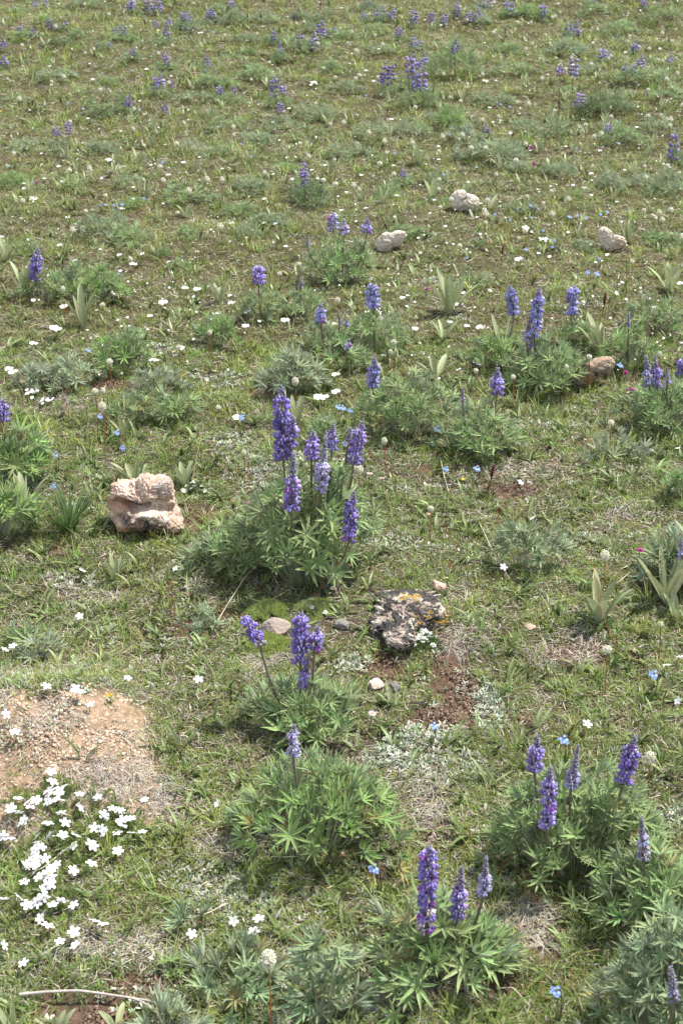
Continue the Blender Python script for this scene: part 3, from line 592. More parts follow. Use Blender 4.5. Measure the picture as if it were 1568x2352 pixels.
def near_lupine(px, py, Rp, Hp, n, Lp, tone, spikes, look, flat=.5, cxp=0., open_=1., yo=0.):
    """Rp, Hp, Lp: foliage radius, height and leaflet length in picture pixels at the plant's own distance"""
    b = at(px, py); m = ppm(b); cz = math.cos(PITCH)
    root = empty('lupine_plant', b, look, 'lupine', 'lupine plants'); mb = MB(); hi = py > 600
    foliage(mb, Rp / m, Hp * .92 / m / cz, n * 1.35, Lp * .84 / m, tone, nid(), hi, flat, cxp / m, open_); mb.obj('foliage', M_LUP, root)
    for sp in spikes:
        tx, ty, bx, by = sp[:4]; o = sp[4] if len(sp) > 4 else {}
        rel = max(0, by - (py - Hp)); Y = b[1] + o.get('dy', -min(rel / m * .95, Rp / m * .95)); p1 = atY(tx, ty, Y) - b; p0 = atY(bx, by, Y) - b; ms = ppm(b + p0)
        sb = MB(); spike(sb, p0, p1, o.get('s', 15) * (1.03) / ms, nid(), o.get('bud', .35), o.get('tone', 'violet'), hi, o.get('wilt', 0), o.get('mag', .05), o.get('w', 1.))
        so_ = sb.obj('flower_spike', M_VIO, root)
        st = MB(); s0 = np.array([p0[0] * .35, p0[1] * .5, .0]); lo = p0 - (p1 - p0) * .25; mid = (s0 + lo) / 2 + np.array([(p0[0]) * .15, 0, 0])
        tube(st, np.concatenate([bez(s0, mid, p0, 8), (p0 + (p1 - p0) * np.linspace(.1, .92, 5)[:, None])]), np.concatenate([np.full(8, .0022), np.linspace(.0019, .0007, 5)]) * (1.2 if ms > 700 else 1.), np.array([.15, .12, .09]))
        st.obj('stem', M_STEM, so_)
    return root
D = dict
near_lupine(712, 1325, 132, 240, 150, 56, 'mid', [(645,885,650,1055,D(s=19,bud=.14,tone='deep',w=1.05)), (672,955,668,1025,D(s=17,bud=.3)), (718,988,715,1055,D(s=17,bud=.3)),
    (765,972,762,1032,D(s=14,bud=.4)), (748,1003,735,1128,D(s=16,bud=.5,tone='pale')), (806,980,797,1030,D(s=13,bud=.75,tone='pale')), (833,970,812,1065,D(s=18,bud=.18)),
    (675,1042,668,1172,D(s=18,bud=.48)), (812,1128,800,1245,D(s=16,bud=.2,tone='deep'))], 'tallest lupine in the middle with nine purple spikes over grey-green leaves', flat=.35)
near_lupine(545, 1305, 98, 105, 80, 46, 'mid', [], 'leafy lupine without flowers filling the gap between pink rock and central lupine')
near_lupine(700, 1668, 132, 95, 85, 54, 'mid', [(566,1422,597,1483,D(s=17,bud=.08,wilt=.25,tone='deep')), (690,1408,689,1525,D(s=19,bud=.06,wilt=.12,tone='deep',w=1.1)), (730,1438,722,1492,D(s=16,bud=.3)), (709,1508,692,1580,D(s=12,bud=.45,mag=.25))],
    'lupine with four dark violet spikes below the moss cushions, one leaning left', flat=.45)
near_lupine(735, 1925, 178, 165, 150, 62, 'green', [(675,1663,672,1735,D(s=16,bud=.35,tone='pale'))], 'broad bright green lupine bush with one pale spike at its upper left', flat=.5, open_=1.15)
near_lupine(1315, 1985, 178, 225, 190, 62, 'mid', [(1234,1687,1226,1771,D(s=18,bud=.35)), (1263,1763,1254,1897,D(s=19,bud=.25,mag=.12)), (1327,1712,1310,1810,D(s=16,bud=.6,tone='pale')), (1458,1690,1430,1800,D(s=20,bud=.25,mag=.3,tone='deep'))],
    'large bushy lupine at lower right carrying four violet spikes with white eyes', flat=.6, cxp=5)
near_lupine(1510, 2110, 125, 150, 90, 66, 'mid', [(1472,1876,1477,1972,D(s=14,bud=.45,tone='pale',wilt=.3))], 'lupine at the right edge with one thin greyish spike above the corner bush', flat=.5)
near_lupine(1530, 2400, 150, 335, 210, 64, 'grey', [(1540,2222,1546,2300,D(s=24,bud=1.,tone='pale'))], 'dense grey-green lupine bush filling the bottom right corner with one woolly grey bud', flat=.55)
near_lupine(1000, 2225, 150, 140, 80, 78, 'mid', [(985,1942,976,2140,D(s=20,bud=.12,wilt=.28,mag=.28,tone='deep',w=1.1)), (1060,1990,1050,2110,D(s=18,bud=.42)), (1116,1966,1110,2056,D(s=15,bud=.5,tone='pale'))],
    'front lupine with a tall magenta tinged spike and two shorter spikes', flat=.45)
near_lupine(545, 2265, 100, 85, 30, 66, 'grey', [], 'open lupine leaves without flowers left of the big cream flower head', open_=1.1)
near_lupine(445, 2130, 30, 50, 4, 76, 'grey', [], 'single star of lupine leaves above the open flowerless lupine')
near_lupine(752, 2345, 72, 190, 34, 72, 'grey', [], 'upright flowerless lupine at the bottom centre with tiers of leaf stars', flat=.3)
near_lupine(385, 2400, 70, 90, 18, 64, 'silver', [], 'silvery lupine leaves cut by the bottom edge', flat=.3)
near_lupine(385, 2235, 38, 30, 7, 44, 'green', [], 'tiny light green lupine seedling near the lower left twig')
near_lupine(1215, 1300, 62, 88, 26, 52, 'grey', [], 'stalked pale green lupine clump without flowers right of the centre', flat=.3)
near_lupine(1560, 1335, 70, 110, 40, 60, 'grey', [(1562,1235,1566,1285,D(s=12,bud=.6,tone='pale'))], 'silvery lupine at the right edge behind the tall fan of strap leaves')
near_lupine(668, 900, 62, 80, 46, 44, 'silver', [], 'silvery flowerless lupine dome behind the tallest spike')
near_lupine(935, 990, 105, 115, 80, 42, 'mid', [(860,817,855,890,D(s=14,bud=.3,tone='blue')), ], 'wide lupine with a single deep blue spike on its left side', flat=.45)
near_lupine(1105, 1040, 88, 95, 62, 42, 'mid', [(1142,843,1140,910,D(s=16,bud=.35,tone='violet')), (1062,890,1062,925,D(s=10,bud=1.,tone='pale'))], 'lupine with one fat violet spike and one grey bud in mid meadow', flat=.45)
near_lupine(1255, 885, 90, 88, 85, 42, 'mid', [(1238,656,1226,768,D(s=14,bud=.2,tone='blue')), (1216,728,1209,785,D(s=12,bud=.7,tone='pale')), (1222,766,1217,803,D(s=11,bud=.9,tone='pale'))], 'rounded lupine beside the brown rock with a tall leaning blue spike', flat=.5)
near_lupine(1130, 838, 60, 62, 32, 38, 'green', [(1170,657,1180,725,D(s=13,bud=.15,tone='blue',dy=.05))], 'yellow-green lupine stars left of the tall blue spike')
near_lupine(1325, 792, 40, 46, 20, 34, 'mid', [(1318,654,1311,725,D(s=14,bud=.12,tone='blue'))], 'straight blue spike standing right of the tall leaning one')
near_lupine(1445, 838, 60, 72, 34, 38, 'green', [(1443,720,1442,752,D(s=9,bud=1.,tone='pale'))], 'bright green lupine with a small grey bud right of the strap leaves')
near_lupine(1518, 985, 92, 92, 60, 46, 'mid', [(1482,815,1490,885,D(s=13,bud=.5,tone='pale')), (1503,820,1509,893,D(s=13,bud=.4)), (1530,842,1532,880,D(s=10,bud=.9,tone='pale'))], 'lupine with three pale spikes near the right edge')
near_lupine(1575, 930, 30, 60, 12, 40, 'mid', [(1567,828,1563,862,D(s=12,bud=.1,tone='deep'))], 'dark spike cut off by the right edge')
near_lupine(862, 805, 72, 82, 44, 34, 'mid', [(853,650,857,708,D(s=15,bud=.2,tone='blue',w=1.05))], 'lupine with a broad blue spike right of the picture centre line', flat=.4)
near_lupine(752, 810, 55, 58, 34, 32, 'mid', [(736,697,737,742,D(s=12,bud=.3,tone='blue')), (779,722,780,745,D(s=8,bud=1.,tone='pale')), (796,733,795,749,D(s=8,bud=.6,tone='blue'))], 'small lupine with three short spikes behind the tallest central one')
near_lupine(795, 845, 44, 46, 22, 30, 'mid', [(800,778,799,804,D(s=9,bud=.4,tone='pale'))], 'low lupine with one tiny pale spike just below the three short spikes')
near_lupine(602, 735, 48, 56, 26, 34, 'mid', [(594,614,594,652,D(s=14,bud=.15,tone='violet',w=1.1))], 'upright lupine with one short fat purple spike')
near_lupine(698, 728, 45, 50, 24, 32, 'mid', [(692,637,690,662,D(s=9,bud=.9,tone='pale'))], 'lupine with a single greyish bud right of the short fat spike')
near_lupine(782, 648, 80, 88, 95, 30, 'mid', [(764,486,765,530,D(s=13,bud=.3,tone='pale')), (789,503,789,540,D(s=12,bud=.4,tone='pale')), (843,502,842,538,D(s=12,bud=.3,tone='blue')), (707,543,706,566,D(s=8,bud=.9,tone='pale'))], 'domed lupine bush left of the flat pale rock with four short spikes')
near_lupine(205, 690, 78, 72, 66, 32, 'green', [], 'wide green lupine bush without flowers right of the lone spike at left', flat=.5)
near_lupine(110, 688, 60, 60, 32, 32, 'mid', [(87,568,81,645,D(s=13,bud=.2,tone='deep'))], 'lone tall purple spike near the left edge above grey leaves')
near_lupine(40, 1110, 80, 115, 62, 52, 'green', [(8,918,6,968,D(s=15,bud=.15,tone='deep'))], 'green lupine cut by the left edge with a dark spike')
near_lupine(20, 1225, 70, 100, 30, 56, 'green', [], 'flowerless lupine leaf stars at the left edge beside the pale strap leaves')
near_lupine(290, 845, 62, 78, 36, 40, 'green', [], 'tall flowerless light green lupine in the left middle meadow')
near_lupine(500, 790, 45, 58, 30, 34, 'green', [], 'compact yellow-green lupine without flowers left of centre')
near_lupine(90, 890, 45, 44, 24, 34, 'silver', [], 'low silvery lupine clump left of its wider silvery neighbour')
near_lupine(165, 885, 60, 52, 36, 34, 'silver', [], 'wide silvery lupine clump in the left middle meadow')
near_lupine(362, 900, 50, 48, 26, 34, 'silver', [], 'grey lupine tuft between the cream flower heads and the silvery dome')
near_lupine(408, 960, 50, 60, 26, 36, 'mid', [], 'flowerless lupine with fanned stars above left of the central lupine')
near_lupine(305, 962, 50, 50, 22, 36, 'mid', [], 'loose pale lupine tuft left of the fanned stars')
near_lupine(1395, 1048, 48, 50, 14, 40, 'silver', [], 'sparse silvery lupine stars in the right middle grass')
near_lupine(1470, 1052, 26, 28, 6, 36, 'silver', [], 'very small lupine star right of the sparse silvery stars')
near_lupine(1500, 758, 60, 70, 36, 32, 'mid', [], 'flowerless lupine near the right edge below the upright strap leaves')
near_lupine(1558, 1140, 30, 50, 14, 44, 'mid', [], 'lupine tuft peeping in at the right edge above the silvery lupine')
near_lupine(85, 1510, 45, 50, 10, 46, 'silver', [], 'small pale lupine star above the sandy mound')
near_lupine(455, 1440, 48, 34, 14, 38, 'grey', [], 'low grey lupine rosette left of the four-spike lupine')
near_lupine(60, 1475, 34, 26, 6, 50, 'mid', [], 'flat lupine star at the far left above the sandy mound')
near_lupine(740, 1015, 40, 46, 16, 34, 'mid', [], 'lupine leaves showing behind the central spikes')
near_lupine(1160, 800, 30, 30, 12, 30, 'mid', [], 'little lupine tuft under the broad pale leaves')
near_lupine(1100, 660, 40, 30, 16, 26, 'mid', [], 'small lupine tuft right of the big strap leaved plant')

# ------------------------------------------------------------------ far lupines: shared meshes
def shared(fn, name, mat, smooth=True):
    mb = MB(); fn(mb); return mb.mesh(name, mat, smooth)
FOL = {}
for tone in ('grey', 'mid', 'green', 'dark', 'silver'):
    FOL[tone] = [shared(lambda mb, i=i: foliage(mb, .5, .42, (150, 95, 60)[i], .17, tone, 300 + i + len(tone) * 10, False, .55), 'foliage', M_LUP) for i in range(3)]
SPK = {t: [shared(lambda mb, i=i: spike(mb, (0, 0, 0), (0, .04, 1), .25, 400 + i, .2 + .08 * i, t, False), 'flower_spike', M_VIO) for i in range(3)] for t in ('violet', 'blue', 'pale', 'deep')}
def child(me, name, parent, loc=(0, 0, 0), sc=(1, 1, 1), rz=0.):
    o = bpy.data.objects.new(name, me); COL.objects.link(o); o.parent = parent; o.location = loc; o.scale = sc; o.rotation_euler = (0, 0, rz); return o
rn = random.Random(5)
STEMME = shared(lambda mb: tube(mb, [(0, 0, 0), (0, 0, .5), (0, 0, 1)], 1., (.15, .13, .08), 4), 'stem', M_STEM)
def far_plant(px, py, Rp, Hp, tone, spikes, tb=None):
    """px, py base; foliage radius / height in picture pixels; spikes = (tip x, tip y, length) """
    b = at(px, py); m = ppm(b); ht = Hp / m / math.cos(PITCH) * 1.25
    look = ('grey-green ' if tone == 'grey' else 'green ' if tone in ('mid', 'green') else 'dark green ' if tone == 'dark' else 'silvery ')
    nsp = ['flowerless lupine clump', 'lupine with one spike', 'lupine with two spikes', 'lupine with three spikes', 'lupine with four spikes', 'lupine with five spikes'][min(5, len(spikes))]
    lab = where(px, py - Hp, look + nsp) or (look + nsp + ' in the far meadow')
    root = empty('lupine_plant', b, lab, 'lupine', 'lupine plants')
    if Rp > 0: child(rn.choice(FOL[tone]), 'foliage', root, (0, 0, -.01), (2.2 * Rp / m, 2.2 * Rp / m * .8, ht / .42 * rn.uniform(.5, 1.0) + .02), rn.random() * 6.28)
    for (sx, sy, sl_) in spikes:
        top = atY(sx, sy, b[1] + rn.uniform(-.3, .3) * Rp / m) - b; ln = sl_ / m / math.cos(PITCH)
        t_ = rn.choice(['violet', 'deep', 'violet', 'deep', 'violet']) if tb is None else tb
        child(rn.choice(SPK[t_]), 'flower_spike', root, top - np.array([0, 0, ln]), (ln * 1.35 * rn.uniform(.85, 1.15) * (24 / max(sl_, 18))**.5, ) * 2 + (ln * 1.12,), rn.random() * 6.28)
        h_ = max(.02, top[2] - ln); child(STEMME, 'stem', root, (top[0], top[1], 0), (.0016, .0016, h_))
FAR = [ # base x, base y, radius, height, tone, spikes
 (705,468,52,44,'dark',[(697,372,34),(700,398,30)]), (1046,184,58,74,'green',[(1046,92,28)]), (1032,292,46,40,'green',[]), (1236,312,58,40,'grey',[(1117,285,22),(1075,286,22)]),
 (1390,262,52,36,'dark',[(1331,213,28)]), (1404,432,40,30,'silver',[]), (1320,335,0,20,'grey',[(1318,133,36),(1287,148,22)]), (1475,190,60,36,'mid',[(1472,128,24),(1455,148,22),(1438,146,20),(1539,128,14)]),
 (892,222,24,30,'mid',[(884,148,42),(899,148,30)]), (945,205,30,24,'mid',[(940,128,46),(952,128,40),(973,120,32)]), (960,246,40,34,'mid',[(970,164,42),(955,174,34)]),
 (636,250,34,24,'mid',[(630,180,38),(649,190,24)]), (643,300,40,34,'grey',[(643,236,20)]), (255,262,52,30,'dark',[(294,220,22),(378,236,22)]), (365,218,30,20,'grey',[(358,176,24),(368,174,26),(393,184,16)]),
 (504,232,20,14,'mid',[(504,198,20),(538,198,12)]), (142,345,48,30,'grey',[(130,290,20),(156,281,24)]), (1550,380,24,30,'mid',[(1550,303,60)]), (1535,448,50,44,'grey',[]),
 (1420,330,54,30,'mid',[(1397,284,16)]), (926,420,36,24,'mid',[(926,388,22)]), (948,312,42,30,'grey',[]), (1060,330,60,30,'grey',[]), (425,455,60,34,'mid',[]), (30,425,44,36,'green',[]),
 (140,70,28,16,'dark',[(130,60,36),(149,50,32),(115,44,20)]), (75,84,18,12,'mid',[(46,60,20),(75,64,22)]), (10,160,18,16,'mid',[(9,130,24),(8,90,20)]), (200,20,40,24,'dark',[(105,0,14),(81,0,14)]),
 (145,102,34,24,'dark',[]), (280,92,34,22,'green',[(266,64,18),(282,58,22)]), (240,114,22,14,'mid',[(225,98,12),(252,98,12)]), (370,104,46,26,'dark',[(382,64,22),(387,40,18),(358,48,14)]),
 (310,30,20,18,'mid',[(303,0,22),(298,2,18)]), (352,30,20,20,'mid',[(342,0,26),(363,0,24)]), (430,70,44,24,'dark',[(422,28,24),(432,28,22),(444,50,14)]), (490,52,28,18,'dark',[(485,20,26),(480,24,18)]),
 (305,140,22,16,'mid',[(305,112,20)]), (380,160,30,20,'mid',[(379,118,16),(384,130,22)]), (472,162,26,18,'mid',[(472,128,28)]), (530,26,16,12,'mid',[(531,2,20)]), (565,95,30,18,'grey',[]), (530,135,34,16,'mid',[]),
 (690,44,28,18,'dark',[(675,26,18),(682,28,16),(673,54,14)]), (630,105,24,18,'mid',[(629,70,26)]), (643,142,26,20,'mid',[(641,100,30)]), (690,112,32,22,'mid',[(690,80,28),(688,94,18)]), (722,118,38,24,'mid',[(722,76,34),(737,52,28)]),
 (760,165,46,30,'green',[]), (720,52,36,22,'dark',[]), (835,52,20,14,'mid',[(835,30,20)]), (882,52,20,16,'mid',[(880,18,30),(902,22,22)]), (916,92,20,12,'mid',[(916,64,20)]), (955,120,26,18,'mid',[(950,84,24),(963,94,24)]),
 (946,66,18,14,'mid',[(950,24,26)]), (867,52,12,10,'mid',[(868,20,22)]), (1008,60,14,12,'mid',[(992,28,22),(1020,34,22)]), (1050,40,18,14,'mid',[(1051,4,18),(1049,20,20)]), (1105,22,24,16,'mid',[(1104,0,20),(1122,4,24),(1110,12,20)]),
 (1100,56,36,20,'grey',[(1098,22,22),(1076,28,20)]), (1165,38,26,18,'mid',[(1162,4,26),(1178,8,26)]), (1215,42,50,26,'green',[]), (1246,52,18,16,'mid',[(1246,10,32)]), (1305,88,26,16,'mid',[(1305,52,24),(1324,50,42),(1298,66,20)]),
 (1352,14,22,14,'mid',[(1350,0,12),(1364,0,12)]), (1477,22,16,12,'mid',[(1477,0,18)]), (1520,42,40,20,'mid',[]), (1383,146,24,18,'mid',[(1383,112,24),(1400,118,16)]), (1458,128,20,14,'mid',[(1462,92,22),(1456,104,16)]),
 (1302,125,54,24,'grey',[]), (1160,122,34,22,'mid',[]), (1130,235,48,24,'grey',[]), (870,120,40,20,'grey',[]), (1420,75,44,22,'mid',[]), (850,24,26,16,'grey',[(850,0,14)]),
 (1130,370,70,36,'grey',[]), (860,310,50,26,'grey',[]), (590,330,50,30,'grey',[]), (290,420,44,24,'grey',[]), (520,290,46,24,'mid',[]), (60,340,50,22,'grey',[]), (240,350,40,24,'grey',[]), (450,350,46,28,'silver',[]),
 (575,440,44,24,'grey',[]), (240,535,50,34,'grey',[]), (300,560,60,30,'mid',[]), (60,585,44,40,'green',[]), (890,455,34,26,'mid',[]), (800,360,50,24,'grey',[]), (1280,405,40,22,'grey',[]), (1500,300,50,24,'grey',[]),
 (1190,480,40,18,'grey',[]), (1520,560,50,22,'mid',[]), (940,540,40,20,'mid',[]), (620,515,44,20,'grey',[]), (430,540,36,18,'mid',[]), (1000,420,30,18,'mid',[]), (130,180,46,22,'grey',[]), (40,235,40,22,'grey',[]),
 (450,230,50,22,'grey',[]), (590,180,50,22,'mid',[]), (790,210,50,22,'grey',[]), (1180,170,50,22,'mid',[]), (1540,230,50,26,'mid',[]), (1300,210,30,16,'mid',[]), (720,270,50,22,'grey',[]), (170,430,40,20,'mid',[]),
 (500,28,30,14,'mid',[]), (780,90,40,20,'mid',[(766,60,10)]), (610,50,40,16,'grey',[]), (1400,20,30,14,'grey',[]), (40,30,30,14,'mid',[]), (240,190,34,18,'grey',[]), (1350,170,40,18,'grey',[]), (860,70,30,14,'mid',[])]
for i in range(30):
    FAR.append((rn.uniform(0, 1568), rn.uniform(-60, 260), rn.uniform(18, 44), rn.uniform(12, 24), rn.choice(['grey', 'green', 'mid', 'dark', 'mid']), [(0, 0, 0)] * 0))
for i in range(20):
    FAR.append((rn.uniform(0, 1568), rn.uniform(260, 620), rn.uniform(20, 44), rn.uniform(12, 26), rn.choice(['grey', 'green', 'mid', 'silver']), []))
for f_ in FAR: far_plant(*f_)

# ------------------------------------------------------------------ strap leaved plants
def strap_plant(px, py, Wp, Hp, n, seed, label, wl=.021, tone=(.34, .375, .20), mat=None, close=.5, grassy=False):
    g = np.random.default_rng(seed); b = at(px, py); m = ppm(b); Hm = Hp / m / math.cos(PITCH)
    half = math.atan2(Wp / 2 / m, Hm * .9); a = g.random(n) * 2 * PI; a = np.arange(n) / n * 2 * PI + g.normal(size=n) * .3
    inner = np.linspace(0, 1, n) ** .7; g.shuffle(inner); tilt = half * (.25 + .85 * inner)
    d = np.stack([np.cos(a) * np.sin(tilt), np.sin(a) * np.sin(tilt), np.cos(tilt)], 1); nn = np.stack([-np.cos(a) * np.cos(tilt), -np.sin(a) * np.cos(tilt), np.sin(tilt)], 1)
    base = np.stack([np.cos(a) * .006, np.sin(a) * .006, np.full(n, -.004)], 1)
    L = Hm * g.uniform(.7, 1.08, n) / np.maximum(np.cos(tilt), .6) * (1 - .15 * inner); mb = MB()
    col = np.array(tone) * g.uniform(.82, 1.2, (n, 1)) * (1 + (g.random((n, 3)) - .5) * .12)
    ribbons(mb, base, d, nn, L, (wl * g.uniform(.75, 1.15, n)) * min(1.15, max(.6, Hm / .1)) if not grassy else wl, col, curv=g.uniform(-.05, .30, n), side_c=g.normal(size=n) * .1, fold=.5, S=8 if py > 500 else 4, prof=P_STRAP if not grassy else P_GRASS, K=5 if py > 500 else 3)
    if label is None: label = where(px, py - Hp / 2, 'pale strap leaved plant') or 'pale strap leaved plant in the far meadow'
    o = mb.obj('strap_leaved_plant' if not grassy else 'grass_clump', mat or M_STRAP); o.location = b; tag(o, label, 'wild plant' if not grassy else 'grass', 'strap leaved plants' if not grassy else None); return o
for a in [(1032,722,110,105,10,1,'biggest pale fan of strap leaves, in the upper middle grass'), (1018,778,70,50,8,2,'low strap leaved plant just below the biggest fan, partly yellowed'),
  (1376,815,82,100,8,3,'grey-green strap leaves beside the small grey bud lupine'), (1150,808,70,86,5,4,'broad pale paddle leaves under the tall blue spikes'), (1002,868,90,66,7,5,'dark strap leaves behind the wide lupine'),
  (504,697,44,62,6,6,'folded pale leaves left of the short fat purple spike'), (192,752,64,112,8,7,'tall narrow strap leaved plant below the lone spike at left'), (682,972,60,72,7,8,'pale strap leaves standing between the tallest spikes'),
  (1374,1430,96,118,9,9,'pale woolly strap leaved plant with a dead grey base, right of the lichen rock'), (1530,1388,160,165,9,10,'tall fan of broad grey leaves at the right edge'),
  (58,1178,84,112,8,11,'pale strap leaves at the left edge behind the grass clump'), (310,1118,78,76,7,12,'strap leaves rising just behind the pink rock'), (422,1114,50,62,6,13,'thin strap leaves between pink rock and central lupine'),
  (284,1000,36,54,4,14,'few thin strap leaves above the pink rock'), (112,1046,44,64,5,15,'narrow grey leaves right of the left edge lupine'), (772,1348,80,82,7,16,'curled grey-green leaves at the foot of the central lupine'),
  (1534,672,80,88,7,17,'strap leaves near the right edge above the flowerless lupine'), (1440,556,40,60,6,18,'strap leaves just right of the two-part cream rock'), (1232,1668,46,54,4,19,'pair of broad green leaves in bare soil above the bushy lupine'),
  (1302,2062,30,66,2,20,'single broad grey leaf under the large bushy lupine'), (30,2375,60,85,4,21,'broad leaves cut by the bottom left corner'), (130,2375,70,80,4,22,'two dark green leaves crossing the pale twig'),
  (270,2365,80,70,5,23,'green pointed leaves right of the pale twig'), (1550,1420,60,70,5,24,'small leaves at the right edge under the tall grey fan'), (264,1330,50,70,5,25,'yellow-green pointed leaves below the pink rock'),
  (60,680,80,85,7,26,'pale leaf fan left of the lone purple spike'), (240,1520,30,30,4,27,'short pointed leaves above the right end of the sandy mound'), (900,1620,36,50,4,28,'upright leaves between the cream stone and the soil strip'),
  (1180,460,60,20,4,29,None), (960,378,50,56,6,30,None), (992,460,54,66,6,31,None), (1148,390,34,44,5,32,None), (1262,385,34,40,4,33,None), (1060,640,36,40,5,34,None), (1330,545,24,30,4,35,None), (362,590,40,40,5,36,None),
  (510,560,34,34,5,37,None), (436,168,24,28,5,38,None), (485,270,36,34,5,39,None), (180,395,22,34,4,40,None), (265,398,40,34,5,41,None), (350,338,30,30,4,42,None), (480,455,34,36,4,43,None), (660,360,30,30,4,44,None),
  (842,92,30,28,5,45,None), (1180,80,30,28,5,46,None), (700,120,24,20,4,47,None), (130,545,30,30,4,48,None), (15,600,44,60,6,49,None), (1300,470,24,30,4,50,None), (1215,480,24,36,4,51,None), (1125,480,50,40,5,52,None), (1500,330,30,30,4,53,None)]:
    strap_plant(*a)
for i in range(62):
    y = -20 + 540 * rn.random(); strap_plant(rn.uniform(0, 1568), y, rn.uniform(18, 36), 18 + y * .04 + rn.uniform(0, 8), 5, 600 + i, None)
strap_plant(158, 1222, 170, 120, 60, 70, 'dense clump of dark green grass blades left of the pink rock', wl=.006, tone=(.11, .175, .06), mat=M_GRASS, grassy=True)
strap_plant(880, 650, 60, 50, 10, 71, 'yellow-green arching grass tuft below the flat pale rock', wl=.004, tone=(.26, .27, .05), mat=M_GRASS, grassy=True)

# ------------------------------------------------------------------ cushions
def cushion(px, py, rx, ry, n, col, label, fl=0, name='moss_cushion', cat='moss', needle=.0085, Hh=.018, flc=(.8, .8, .74)):
    b = at(px, py); m = ppm(b); e = ell(px, py, rx, ry); mb = MB(); g = np.random.default_rng(int(px))
    a = g.random(n) * 2 * PI; r = np.sqrt(g.random(n)) * (1 + .22 * np.sin(a * 3 + px) + .15 * np.sin(a * 7)) * (.72 + .6 * vnoise(a * 5, a * 0 + 3, int(px))); x = np.cos(a) * r * e[2]; y = np.sin(a) * r * e[3]
    z = H(x + b[0], y + b[1]) - b[2] + Hh * (1 - r**2).clip(0) * (.6 + .7 * vnoise(x * 60, y * 60, 5))
    k = 7; tl = g.uniform(.1, 1.2, n * k); ph = g.random(n * k) * 6.28; d = np.stack([np.cos(ph) * np.sin(tl), np.sin(ph) * np.sin(tl), np.cos(tl)], 1)
    cc = np.repeat(np.array(col) * 1.2 * g.uniform(.55, 1.35, (n, 1)), k, 0)
    ribbons(mb, np.repeat(np.stack([x, y, z], 1), k, 0), d, np.stack([-d[:, 1], d[:, 0], d[:, 2] * .3 + .2], 1), needle * g.uniform(.6, 1.2, n * k), needle * .2, cc, S=2, prof=P_LANCE)
    root = empty(name, b, label, cat) if fl else None
    o = mb.obj('foliage' if fl else name, M_GRASS, root)
    if not fl: o.location = b; tag(o, label, cat)
    for i in range(fl):
        j = g.integers(n); fm = child(TINYFL, 'flower', root, (x[j], y[j], z[j] + needle * .8), (.0055,) * 3, g.random() * 6); fm.rotation_euler = (g.normal() * .4, g.normal() * .4, g.random() * 6)
    return root or o
def petals(mb, n=5, col=(.80, .80, .78), eye=(.55, .42, .05), w=.82, cup=.12, S=3):
    a = np.arange(n) / n * 2 * PI; d = np.stack([np.cos(a), np.sin(a), np.full(n, cup)], 1)
    ribbons(mb, d * .06, d, np.array([0, 0, 1.]), 1., w, np.array(col), curv=.08, fold=.06, S=S, prof=P_PETAL, K=3)
    blobs(mb, SPH4, [(0, 0, .05)], np.array([1, 0, 0.]), np.array([0, 1, 0.]), np.array([0, 0, 1.]), .16, .16, .07, np.array(eye))
TINYFL = shared(lambda mb: petals(mb, 5, (.8, .8, .76), (.6, .6, .3), .7, .3, 2), 'flower', M_PETAL)
PHLOX = [shared(lambda mb, i=i: petals(mb, 5, [(.82, .81, .82), (.80, .79, .83), (.78, .74, .82), (.82, .82, .80)][i], [(.5, .35, .05), (.35, .15, .32), (.45, .25, .45), (.7, .42, .03)][i], [.66, .58, .64, .72][i], [.1, .2, .05, .3][i], 4), 'flower', M_PETAL) for i in range(4)]
cushion(612, 1408, 50, 26, 1500, (.32, .38, .13), 'bright lime green moss cushion behind the small grey and pink stone')
cushion(610, 1485, 60, 20, 1300, (.36, .42, .14), 'bright green moss cushion in front of the small grey and pink stone')
cushion(722, 1402, 46, 20, 1000, (.40, .45, .17), 'moss cushion dotted with tiny white flowers behind the dark violet spikes', fl=12)
cushion(958, 1478, 46, 22, 700, (.15, .22, .08), 'mat of tiny white flowers at the front of the lichen covered rock', fl=55, name='sandwort_cushion', cat='wildflowers')
cushion(450, 1130, 26, 9, 200, (.17, .22, .1), 'sparse mat with tiny white flowers right of the pink rock', fl=16, name='sandwort_cushion', cat='wildflowers')

# ------------------------------------------------------------------ white phlox at the lower left
def zf(x, y): return x * .24, 1787.5 + y * .24
PH = [(505,30),(615,75),(480,130),(575,130),(765,150),(175,200),(290,265),(350,215),(460,215),(580,205),(955,200),(770,280),(105,310),(180,330),(215,415),(460,430),(615,340),(625,425),(1075,290),(1150,310),(1005,370),
 (1170,400),(1260,390),(905,475),(1000,515),(1165,450),(1125,525),(1365,510),(360,560),(475,550),(535,555),(730,545),(25,560),(355,675),(630,695),(715,650),(900,650),(1130,700),(350,755),(435,770),(345,830),(510,855),(795,835),
 (705,880),(425,930),(235,990),(455,1015),(415,1140),(365,1200),(510,1215),(595,1170),(705,1210),(410,1315)]
b0 = at(160, 1925); PR = empty('phlox_cushion', b0, 'spreading mat of white five petalled phlox flowers on the sandy mound edge', 'wildflowers')
mb = MB(); gph = np.random.default_rng(91); pts = []
for x, y in PH:
    for k in range(9):
        u, v = zf(x + gph.normal() * 80, y + gph.normal() * 60); pts.append(at(u, v)[:2])
pts = np.array(pts); n = len(pts); k = 8; z = H(pts[:, 0], pts[:, 1]) + gph.random(n) * .010
tl = gph.uniform(.1, 1.25, n * k); ph_ = gph.random(n * k) * 6.28; d = np.stack([np.cos(ph_) * np.sin(tl), np.sin(ph_) * np.sin(tl), np.cos(tl)], 1)
